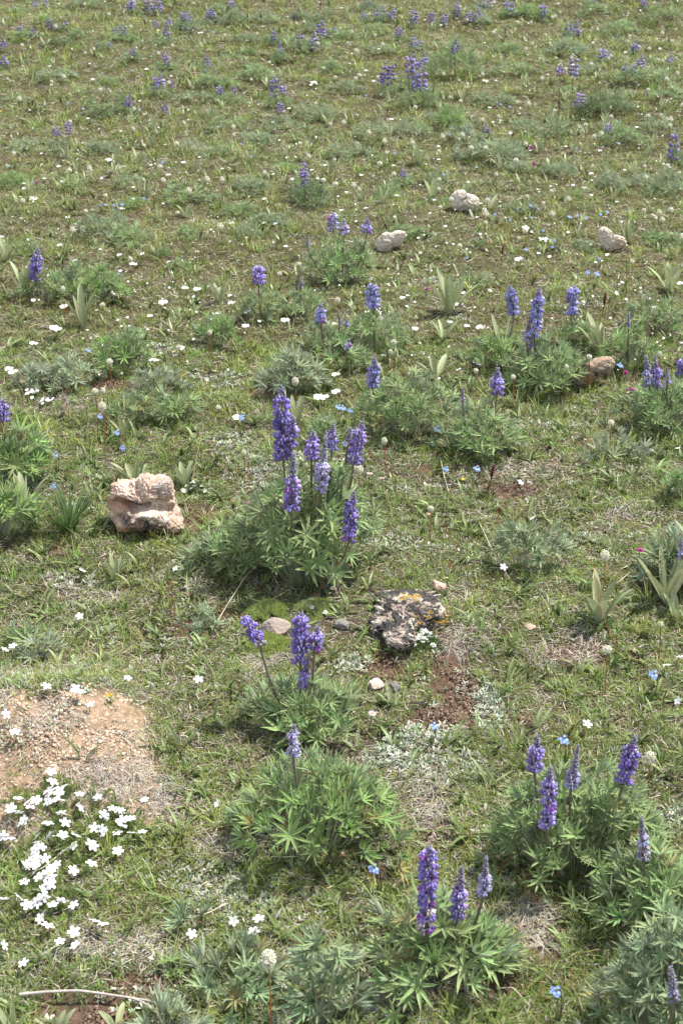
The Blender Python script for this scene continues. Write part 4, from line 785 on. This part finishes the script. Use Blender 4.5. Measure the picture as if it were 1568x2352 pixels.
ribbons(mb, np.repeat(np.stack([pts[:, 0], pts[:, 1], z], 1), k, 0) - b0, d, np.stack([-d[:, 1], d[:, 0], d[:, 2] * .3 + .2], 1), gph.uniform(.009, .018, n * k), .0022, np.repeat(pick([(.24,.33,.09), (.30,.36,.13), (.17,.24,.09)], [3, 2, 1], n), k, 0), S=2, prof=P_LANCE)
mb.obj('foliage', M_GRASS, PR)
def face_flower(me, name, parent, p, s, g, lean=.5):
    o = bpy.data.objects.new(name, me); COL.objects.link(o); o.scale = (s,) * 3
    if parent is not None: o.parent = parent; p = p - np.array(parent.location)
    o.location = p; o.rotation_euler = (g.normal() * lean * .7 + .5, g.normal() * lean * .8, g.random() * 6.28); return o
PH += [(x + gph.normal() * 45, y + gph.normal() * 40) for x, y in PH[::2]] + [(gph.normal() * 90 + 380, gph.normal() * 180 + 980) for _ in range(16)]
for x, y in PH:
    u, v = zf(x, y); face_flower(PHLOX[gph.choice(4, p=[.5, .25, .1, .15])], 'flower', PR, at(u, v, .022), .0104 * gph.uniform(.8, 1.1), gph, .45)
WN = [ (107,1575,2), (175,1582,2), (185,1588,2), (208,1618,1), (15,1640,2), (35,1680,2), (225,1705,3), (294,1557,0), (347,1570,0), (456,1560,0), (183,1415,0), (333,1218+620,3), (346,1812,3), (500,1846,3), (220,2115,0), (238,2122,0),
  (170,2140,0), (172,2170,0), (138,2162,0), (10,2171,1), (55,2212,1), (8,1860+60,1), (8,2065,1), (540,2018,3), (537,2115,3), (594,2110,0), (640,2098,0), (440,2145,1), (583,2140,3), (1556,1610,1), (1562,1508,0), (1530,1527,0),
  (1348,1662,0), (1222,1190,0), (1156,1302,0), (1195,1108,0), (1216,1108,0), (1495,1034,0), (1527,1036,0), (1555,1029,0), (1078,986,0), (404,1305,0), (190,1310,0), (12,1492,1), (30,1484,1), (1077,838,0), (1100,835,0), (872,730,0), (870,718,0), (1125,667,0), (1415,673,0)]
def stalk_flower(px, py, me, s, hgt, label, name='white_flower', cat='flower', group='white wildflowers', stem=True, g=gph, lean=.4, stcol=(.16, .18, .06)):
    tp = at(px, py, hgt); b = np.array([tp[0] + g.normal() * .006, tp[1] + g.normal() * .006, 0]); b[2] = H(b[0], b[1])
    r = empty(name, b, label, cat, group)
    face_flower(me, 'blossom', r, tp, s, g, lean)
    if stem:
        mb = MB(); e = tp - b; tube(mb, bez((0, 0, -.004), (e[0] * .1, e[1] * .1, e[2] * .6), e, 5), .0008 if py > 900 else .0012, np.array(stcol), 4); mb.obj('stem', M_STEM, r)
    return r
for x, y, t in WN:
    w = where(x, y, 'white five petalled flower')
    stalk_flower(x, y, PHLOX[t], (.0098 if y > 1400 else .0085) * rn.uniform(.85, 1.05), .025, w)

# ------------------------------------------------------------------ bistort heads
def head_mesh(i, hi):
    def f(mb):
        g = np.random.default_rng(700 + i); n = 150 if hi else 26; t = (np.arange(n) + .5) / n; ph = t * n * 2.4; z = 1 - 2 * t; r = np.sqrt(1 - z * z); el = 1.35 if i % 2 else 1.
        o = np.stack([np.cos(ph) * r, np.sin(ph) * r, z], 1); c = o * np.array([.8, .8, .8 * el]) + g.normal(size=(n, 3)) * .11; tb = unit(np.cross(o, [.1, .2, 1.1]))
        blobs(mb, SPH4, c, o, tb, np.cross(o, tb), .24 if hi else .36, .10 if hi else .24, .10 if hi else .24, np.array([.84, .82, .68]) * g.uniform(.85, 1.08, (n, 1)))
        blobs(mb, SPH5, [(0, 0, 0)], np.array([1., 0, 0]), np.array([0, 1., 0]), np.array([0, 0, 1.]), .64, .64, .64 * el, np.array([.74, .70, .52]))
    return shared(f, 'flower_head', M_PETAL)
HEAD = [head_mesh(i, True) for i in range(2)]; HEADL = [head_mesh(i, False) for i in range(3)]
def bistort(px, py, s, h, label, near=True, lean=0.):
    tp = at(px, py, h); b = np.array([tp[0] + lean, tp[1] - rn.uniform(0, .02), 0.]); b[2] = H(b[0], b[1])
    if near:
        r = empty('bistort', b, label, 'flower', 'cream bistort flowers'); e = tp - b
        hd = child(rn.choice(HEAD), 'flower_head', r, e, (s,) * 3, rn.random() * 6); mb = MB(); tube(mb, bez((0, 0, -.004), (e[0] * .2 + .004, e[1], e[2] * .5), e, 8), .0011, np.array([.26, .10, .035]), 5); mb.obj('stem', M_STEM, r)
    else:
        o = bpy.data.objects.new('bistort', FARB[rn.randrange(3)]); COL.objects.link(o); o.location = b; o.scale = (s / .0068,) * 3; o['category'] = 'flower'; o['group'] = 'cream bistort flowers'; o['label'] = label
def farb(i):
    def f(mb):
        m = HEADL[i]; n = len(m.vertices); V = np.empty(n * 3, np.float32); m.vertices.foreach_get('co', V); V = V.reshape(-1, 3) * .008 + np.array([0, .0, .075])
        C = np.empty(n * 4, np.float32); m.color_attributes['Col'].data.foreach_get('color', C); F = np.array([p.vertices[:] for p in m.polygons]); mb.add(V, F, C.reshape(-1, 4)[:, :3])
        tube(mb, bez((.004, 0, -.01), (-.004, 0, .04), (0, 0, .07), 4), .0010, np.array([.2, .17, .06]), 4)
    return shared(f, 'bistort', M_PETAL)
FARB = [farb(i) for i in range(3)]
BIST = [(616,2203,.0118,.16,'biggest fluffy cream flower head, on a red stem at the bottom left of centre'), (1492,1740,.0095,.17,'cream flower head on a rusty stem right of the four violet spikes'), (771,1202,.0112,.16,'white round flower head in front of the central lupine foliage'),
 (823,1079,.0108,.17,'white round flower head right of the pale central spikes'), (1388,1277,.0105,.08,'white flower head low above the pale woolly strap leaved plant'), (1393,1492,.0085,.10,'small cream head on a long thin red stem'),
 (252,831,.0088,.12,None), (235,934,.0100,.14,None), (219,899,.0085,.12,None), (237,898,.0072,.12,None), (678,876,.0095,.10,None), (904,786,.0085,.12,None), (896,808,.0065,.10,None), (1352,820,.0080,.10,None), (1300,843,.0065,.10,None), (1178,866,.0070,.10,None),
 (1092,851,.0068,.12,None), (1402,971,.0085,.09,None), (1516,1434,.005,.08,None), (502,936,.0070,.06,None), (882,1013,.0078,.08,None), (775,690,.0080,.10,None), (482,764,.0068,.08,None), (236,700,.0072,.08,None), (145,664,.0078,.10,None), (642,629,.0080,.10,None),
 (686,607,.0080,.09,None), (1205,530,.0100,.10,None), (1055,565,.0085,.09,None), (1190,548,.006,.08,None), (1451,601,.0075,.09,None), (1513,813,.0065,.08,None), (411,798,.0075,.09,None), (300,596,.008,.08,None), (1470,973-300,.006,.09,None), (560,1300-260,.006,.08,None), (988,1168,.007,.08,None)]
for x, y, s, h, l in BIST: bistort(x, y, s, h, l or where(x, y, 'cream bistort head on a thin stem'))
for i in range(170):
    y = -15 + 600 * rn.random()**1.15; x = rn.uniform(0, 1568)
    if rn.random() < .3: x = rn.uniform(800, 1568)
    bistort(x, y, rn.uniform(.0055, .0085), 0, where(x, y, 'distant cream flower head') or 'distant cream flower head on a short stem', near=False)

# ------------------------------------------------------------------ small white, blue, red, purple and yellow flowers
def tilted(V, a=.45):
    c, q = math.cos(a), math.sin(a); return np.stack([V[:, 0], V[:, 1] * c - V[:, 2] * q, V[:, 1] * q + V[:, 2] * c], 1)
def farflower(kind):
    def f(mb):
        g = np.random.default_rng(hash(kind) % 1000 if False else len(kind) * 7)
        if kind == 'white':
            for dx, dy, s in ((0, 0, .0092), (.011, .006, .007)):
                a = MB(); petals(a, 5, (.80, .80, .78), (.6, .6, .4), .95, .1, 2); mb.add(tilted(a.V[0]) * s + [dx, dy, .030], a.F[0], a.C[0]); tube(mb, [(dx, dy, 0), (dx, dy, .03)], .0008, (.16, .18, .06), 3)
        if kind == 'whitemat':
            for i in range(11):
                a = MB(); petals(a, 5, (.80, .80, .78), (.6, .6, .4), .95, .1, 2); q = g.normal(size=2) * .02; mb.add(tilted(a.V[0]) * .0078 + [q[0], q[1] * .9, .022 + g.random() * .01], a.F[0], a.C[0])
            ribbons(mb, np.concatenate([g.normal(size=(90, 2)) * .02, np.zeros((90, 1))], 1), unit(g.normal(size=(90, 3)) + [0, 0, 1.2]), np.array([0, .3, 1.]), .03, .003, (.15, .2, .06), S=2, prof=P_LEAF)
        if kind == 'blue':
            for i in range(11):
                a = MB(); petals(a, 5, np.array((.30, .42, .78)) * g.uniform(.8, 1.2), (.75, .70, .45), .95, .15, 2); q = g.normal(size=2) * .0052; mb.add(tilted(a.V[0], .4 + g.random() * .7) * .0027 + [q[0], q[1], .055 + g.normal() * .004], a.F[0], a.C[0])
            for i in range(3): tube(mb, bez((0, 0, -.005), (g.normal() * .004, 0, .03), (g.normal() * .004, g.normal() * .004, .053), 4), .0009, (.14, .13, .07), 3)
            ribbons(mb, np.zeros((5, 3)), unit(g.normal(size=(5, 3)) + [0, 0, 1.4]), np.array([0, .3, 1.]), .022, .005, (.12, .17, .06), S=3, prof=P_LEAF)
        if kind == 'magenta':
            o = unit(g.normal(size=(34, 3)) + [0, 0, .5]); tb = unit(np.cross(o, [.1, 1, .2])); blobs(mb, SPH4, o * .007 + [0, 0, .045], o, tb, np.cross(o, tb), .0052, .0019, .0019, np.array([.50, .06, .33]) * g.uniform(.7, 1.4, (34, 1)))
            tube(mb, [(0, 0, -.004), (0, 0, .045)], .001, (.14, .17, .06), 4); ribbons(mb, np.zeros((5, 3)) + [0, 0, .012], unit(g.normal(size=(5, 3)) + [0, 0, .6]), np.array([0, .3, 1.]), .02, .006, (.12, .17, .06), S=3, prof=P_LEAF)
        if kind == 'red':
            n = 30; t = np.arange(n) / n; ph = t * n * 2.4; d = np.stack([np.cos(ph) * (.75 - .4 * t), np.sin(ph) * (.75 - .4 * t), np.full(n, .8)], 1)
            ribbons(mb, np.stack([t * 0, t * 0, .05 + t * .035], 1), d, np.array([0, .1, 1.]), .017, .0055, np.array([.17, .05, .05]) * g.uniform(.6, 1.5, (n, 1)), S=3, prof=P_LANCE, curv=-.15)
            tube(mb, [(0, 0, -.004), (.002, 0, .045), (0, 0, .085)], .0014, (.16, .06, .04), 4); ribbons(mb, np.stack([np.zeros(10), np.zeros(10), np.linspace(.005, .045, 10)], 1), unit(g.normal(size=(10, 3)) + [0, 0, 1.]), np.array([0, .3, 1.]), .024, .004, (.17, .11, .06), S=3, prof=P_LANCE)
        if kind == 'daisy':
            a = np.arange(22) / 22 * 2 * PI; d = np.stack([np.cos(a), np.sin(a), np.full(22, .15)], 1); ribbons(mb, np.zeros((22, 3)) + [0, 0, .04], d, np.array([0, 0, 1.]), .0085, .0016, (.62, .52, .68), S=2, prof=P_LEAF)
            blobs(mb, SPH5, [(0, 0, .0405)], np.array([1., 0, 0]), np.array([0, 1., 0]), np.array([0, 0, 1.]), .0038, .0038, .002, (.62, .36, .02)); tube(mb, [(0, 0, -.004), (0, 0, .04)], .0009, (.16, .18, .06), 4)
        if kind == 'yellow':
            a = MB(); petals(a, 6, (.62, .38, .03), (.5, .2, .02), .8, .4, 2); mb.add(tilted(a.V[0]) * .0075 + [0, 0, .035], a.F[0], a.C[0]); tube(mb, [(0, 0, -.004), (0, 0, .035)], .0009, (.16, .18, .06), 4)
    return shared(f, kind + '_flower', M_PETAL)
FF = {k: farflower(k) for k in ('white', 'whitemat', 'blue', 'magenta', 'red', 'daisy', 'yellow')}
NM = {'white': ('white_flower', 'flower', 'white wildflowers', 'tiny white blossom'), 'whitemat': ('white_flower_mat', 'flower', 'small white flower mats', 'patch of small white flowers'), 'blue': ('forget_me_not', 'flower', 'blue forget-me-nots', 'sky blue forget-me-not'),
      'magenta': ('clover_flower', 'flower', 'magenta clovers', 'magenta clover head'), 'red': ('paintbrush_flower', 'flower', 'red paintbrush flowers', 'dark red paintbrush spike'), 'daisy': ('daisy', 'flower', 'small daisies', 'small pale daisy with yellow centre'), 'yellow': ('yellow_flower', 'flower', 'yellow flowers', 'tiny yellow flower')}
HT = {'white': .03, 'whitemat': .025, 'blue': .055, 'magenta': .045, 'red': .068, 'daisy': .04, 'yellow': .035}
def put(kind, px, py, s=1., label=None):
    nm, cat, grp, look = NM[kind]; p = at(px, py, HT[kind] * s); o = bpy.data.objects.new(nm, FF[kind]); COL.objects.link(o)
    o.location = (p[0], p[1], float(H(p[0], p[1]))); o.scale = (s,) * 3; o.rotation_euler = (rn.uniform(-.12, .2), rn.uniform(-.15, .15), rn.uniform(-.7, .7))
    tag(o, label or where(px, py, look) or where(px, py, ('larger ' if s > .56 else 'fainter ') + look) or look + ' far up the meadow', cat, grp); return o
for x, y in [(235,955),(270,995),(290,1028),(128,1045),(25,1075),(552,960),(1425,838),(1266,872),(775,937),(833-40,935),(810,942),(672,1925),(873,1995),(1286,2285),(992,1662),(1500,1550),(1305,1694),(1015,985),(1026,1078),(1095,1078),(128,1716-600),(810,992),(1352,626),(1365,628),(200,805),
   (1210,572),(1270,566),(1248,530),(1170,505),(1236,480),(1330,495),(1345,500),(1310,498),(1190,480),(1142,492),(1225,500),(1395,488),(1440,485),(1020,400),(1050,340),(1420,330),(1445,318),(1030,310),(1170,245),(1150,240),(420,65),(432,66),(302,162),(106,240),(160,236),(344,284),(501,290),(554,330),(378,103+270),(243,470),(262,472),(280,470),(330,455),(580,360)]: put('blue', x, y, rn.uniform(.8, 1.05) if y > 600 else rn.uniform(.5, .75))
for i in range(26): put('blue', rn.uniform(0, 1568), -10 + 640 * rn.random(), rn.uniform(.5, .7))
for x, y in [(978,664),(1433,856),(1452,897),(1224,377),(1220,340),(83,420),(565,1160),(1465,1265)]: put('magenta', x, y, rn.uniform(.7, .9))
for x, y in [(1384,690),(1120,1082),(887,255),(1159,72),(568,36),(735,10),(470,135),(336,52),(995,42+200),(1285,240),(1508,52),(1150,578),(600,38),(427,255)]: put('red', x, y, (.85 if y > 600 else rn.uniform(.55, .8)))
for x, y in [(766,1350),(847,1636),(845,1088),(448,577),(880,1100)]: put('daisy', x, y, 1.1)
for x, y in [(1061,1101),(1042,388),(5,255),(255,1595)]: put('yellow', x, y, rn.uniform(.55, .7))
for x, y in [(720,190),(1112,186),(75,457),(70,900),(105,920),(250,368),(1245,550),(1205,525)]: put('whitemat', x, y, rn.uniform(.55, .8))
for x, y in [(505,665),(530,695),(262,672),(235,664),(300,605),(148,704),(120,752),(130,755),(71,788),(565,715),(560,748),(343,826),(415,800),(650,735),(30,855),(20,845),(770,900),(745,912),(725,960-50),(420,660),(450,664),(370,693),(1100,750),(950,755),(690,700),(540,958),(768,860),(1190,595),(1040,700),(1560,650)]: put('white', x, y, rn.uniform(.85, 1.15))
for i in range(235):
    y = -10 + 760 * rn.random()**1.1; x = rn.uniform(0, 1568); put('white', x, y, rn.uniform(.4, .72))

def specks(n, name, label, col, hh, rr):
    u = rng.random(n); px = rng.random(n) * 1568; py = -20 + 900 * u**1.25; keep = fbm(px / 130, py / 80, 301, 3) > .43; px, py = px[keep], py[keep]
    P = np.array([at(a, b, h) for a, b, h in zip(px, py, rnd(len(px), *hh))]); N = len(P); g = rng
    nrm = unit(np.stack([g.normal(size=N) * .4, -.5 + g.normal(size=N) * .3, np.ones(N)], 1)); tx = unit(np.cross(nrm, [0, 1, .1])); ty = np.cross(nrm, tx); r_ = rnd(N, *rr); mb = MB()
    for a in (0., 1.26, 2.51, 3.77, 5.03):
        d = tx * math.cos(a) + ty * math.sin(a); ribbons(mb, P, d, nrm, r_, r_ * .8, np.array(col), S=2, prof=P_PETAL)
    ribbons(mb, P, np.array([.02, .01, -1.]), np.array([0, 1., 0]), .03, .0009, np.array([.16, .18, .07]), S=1, prof=lambda t: t * 0 + 1)
    tag(mb.obj(name, M_PETAL), label, kind='stuff')
specks(900, 'tiny_white_blossoms', 'hundreds of minute white blossoms sprinkled through the upper meadow', (.78, .78, .74), (.012, .035), (.0022, .0048))
specks(420, 'tiny_cream_buds', 'minute cream buds sprinkled through the upper meadow', (.66, .62, .45), (.015, .05), (.0022, .004))
# ------------------------------------------------------------------ twig, dry stalks and red stems
def stick(pts, r, col, name, label, cat, forks=()):
    P = [at(x, y, h) for x, y, h in pts]; b = P[0]; mb = MB(); q = np.array(P) - b; t = np.linspace(0, len(q) - 1, 5 * len(q)); q = np.stack([np.interp(t, range(len(q)), q[:, i]) for i in range(3)], 1)
    q[1:-1] = (q[:-2] + q[1:-1] * 2 + q[2:]) / 4; tube(mb, q, np.linspace(r[0], r[1], len(q)), np.array(col), 6)
    for f in forks:
        Q = np.array([at(x, y, h) for x, y, h in f]) - b; tube(mb, bez(Q[0], Q[1], Q[2], 7), np.linspace(r[1] * 1.2, r[1] * .7, 7), np.array(col), 5)
    o = mb.obj(name, M_WOOD); o.location = b; tag(o, label, cat); return o
stick([(45,2284,.008),(110,2278,.012),(180,2275,.014),(240,2283,.012),(290,2290,.010),(340,2298,.006),(384,2306,.002)], (.0027, .0014), (.40, .36, .33), 'twig', 'long pale weathered twig lying on dark soil near the bottom left', 'twig', forks=[[(290,2290,.01),(345,2300,.012),(365,2335,.0)]])
#stick([(1250,1320-30,.03),(1180+160,1290+20,.02),(1440,1340-20,.03),(1445,1318,.03)], (.0014, .001), (.45, .38, .27), 'dry_stalk', 'fallen dry stalk behind the pale woolly strap leaved plant', 'dry stalk') if False else None
for i, (pts, lab) in enumerate([
  ([(1182,1950,.11),(1150,1990,.05),(1140,2010,.0)], 'thin rust coloured stem above the front lupine'),
  ([(845*1+505,1100+150,.14),(1385,1420,.08),(1428,1518,.0)], 'long thin rusty stem crossing the pale woolly plant'),
  ([(1025,1165,.12),(1020,1210,.06),(1065,1290,.0)], 'branched dark red stem right of the central lupine'),
  ([(770,1225,.13),(752,1300,.06),(725,1385,.0)], 'dark red stem leaning across the foot of the central lupine'),
  ([(385,1300,.10),(388,1350,.05),(400,1425,.0)], 'orange dry stem standing below the pink rock'),
  ([(825,645,.16),(822,760,.0)], 'tall straw coloured stem above the broad blue spike'),
  ([(1438,600,.22),(1436,690,.0)], 'tall rust stem in the right upper meadow'),
  ([(1375,2140+80,.12),(1368,2260,.05),(1384,2330,.0)], 'thin red stem left of the corner lupine bush'),
  ([(468,975,.10),(450,1060,.05),(438,1120,.0)], 'yellow dry stem leaning left above the pink rock'),
  ]):
    if lab != 'x': stick(pts, (.0007, .0011), [(.22, .09, .04), (.32, .24, .11)][('straw' in lab or 'yellow' in lab) * 1], 'flower_stem', lab, 'stem')
for i, (x0, y0, x1, y1, bend, lab) in enumerate([(500,1425,625,1265,-20,'curved bleached straw left of the central lupine foot'),(560,1370,655,1360,20,'bent dry straw under the flowerless lupine'),(1130,875,1215,885,-10,'dry stalk lying left of the brown rock'),
  (1480,1330,1568,1322,-4,'straw pointing to the tall grey fan'),(1395,1350,1445,1315,4,'grey stick behind the woolly strap leaves'),(1100,1200,1170,1330,10,'long straw crossing the right middle grass'),(1470,930,1540,960,-8,'grey dry stalk under the three pale spikes'),
  (820,2215,900,2260,20,'bleached straw below the front lupine'),(1140,2270,1215,2310,-22,'arched pale straw near the bottom right'),(345,1265,420,1285,-12,'pale straw in front of the pink rock'),(1230,1985,1310,1975,4,'white straw in front of the large bushy lupine'),(430,2110,520,2075,6,'dry straw above the single leaf star'),
  (60,2010,140,1960,8,'thin straw across the phlox mat'),(1010,1050,1030,1130,6,'straw beside the dark red paintbrush')]):
    stick([(x0, y0, .004), ((x0 + x1) / 2, (y0 + y1) / 2 + bend, .022), (x1, y1, .006)], (.0012, .0009), (.50, .44, .33), 'dry_stalk', lab, 'dry stalk')
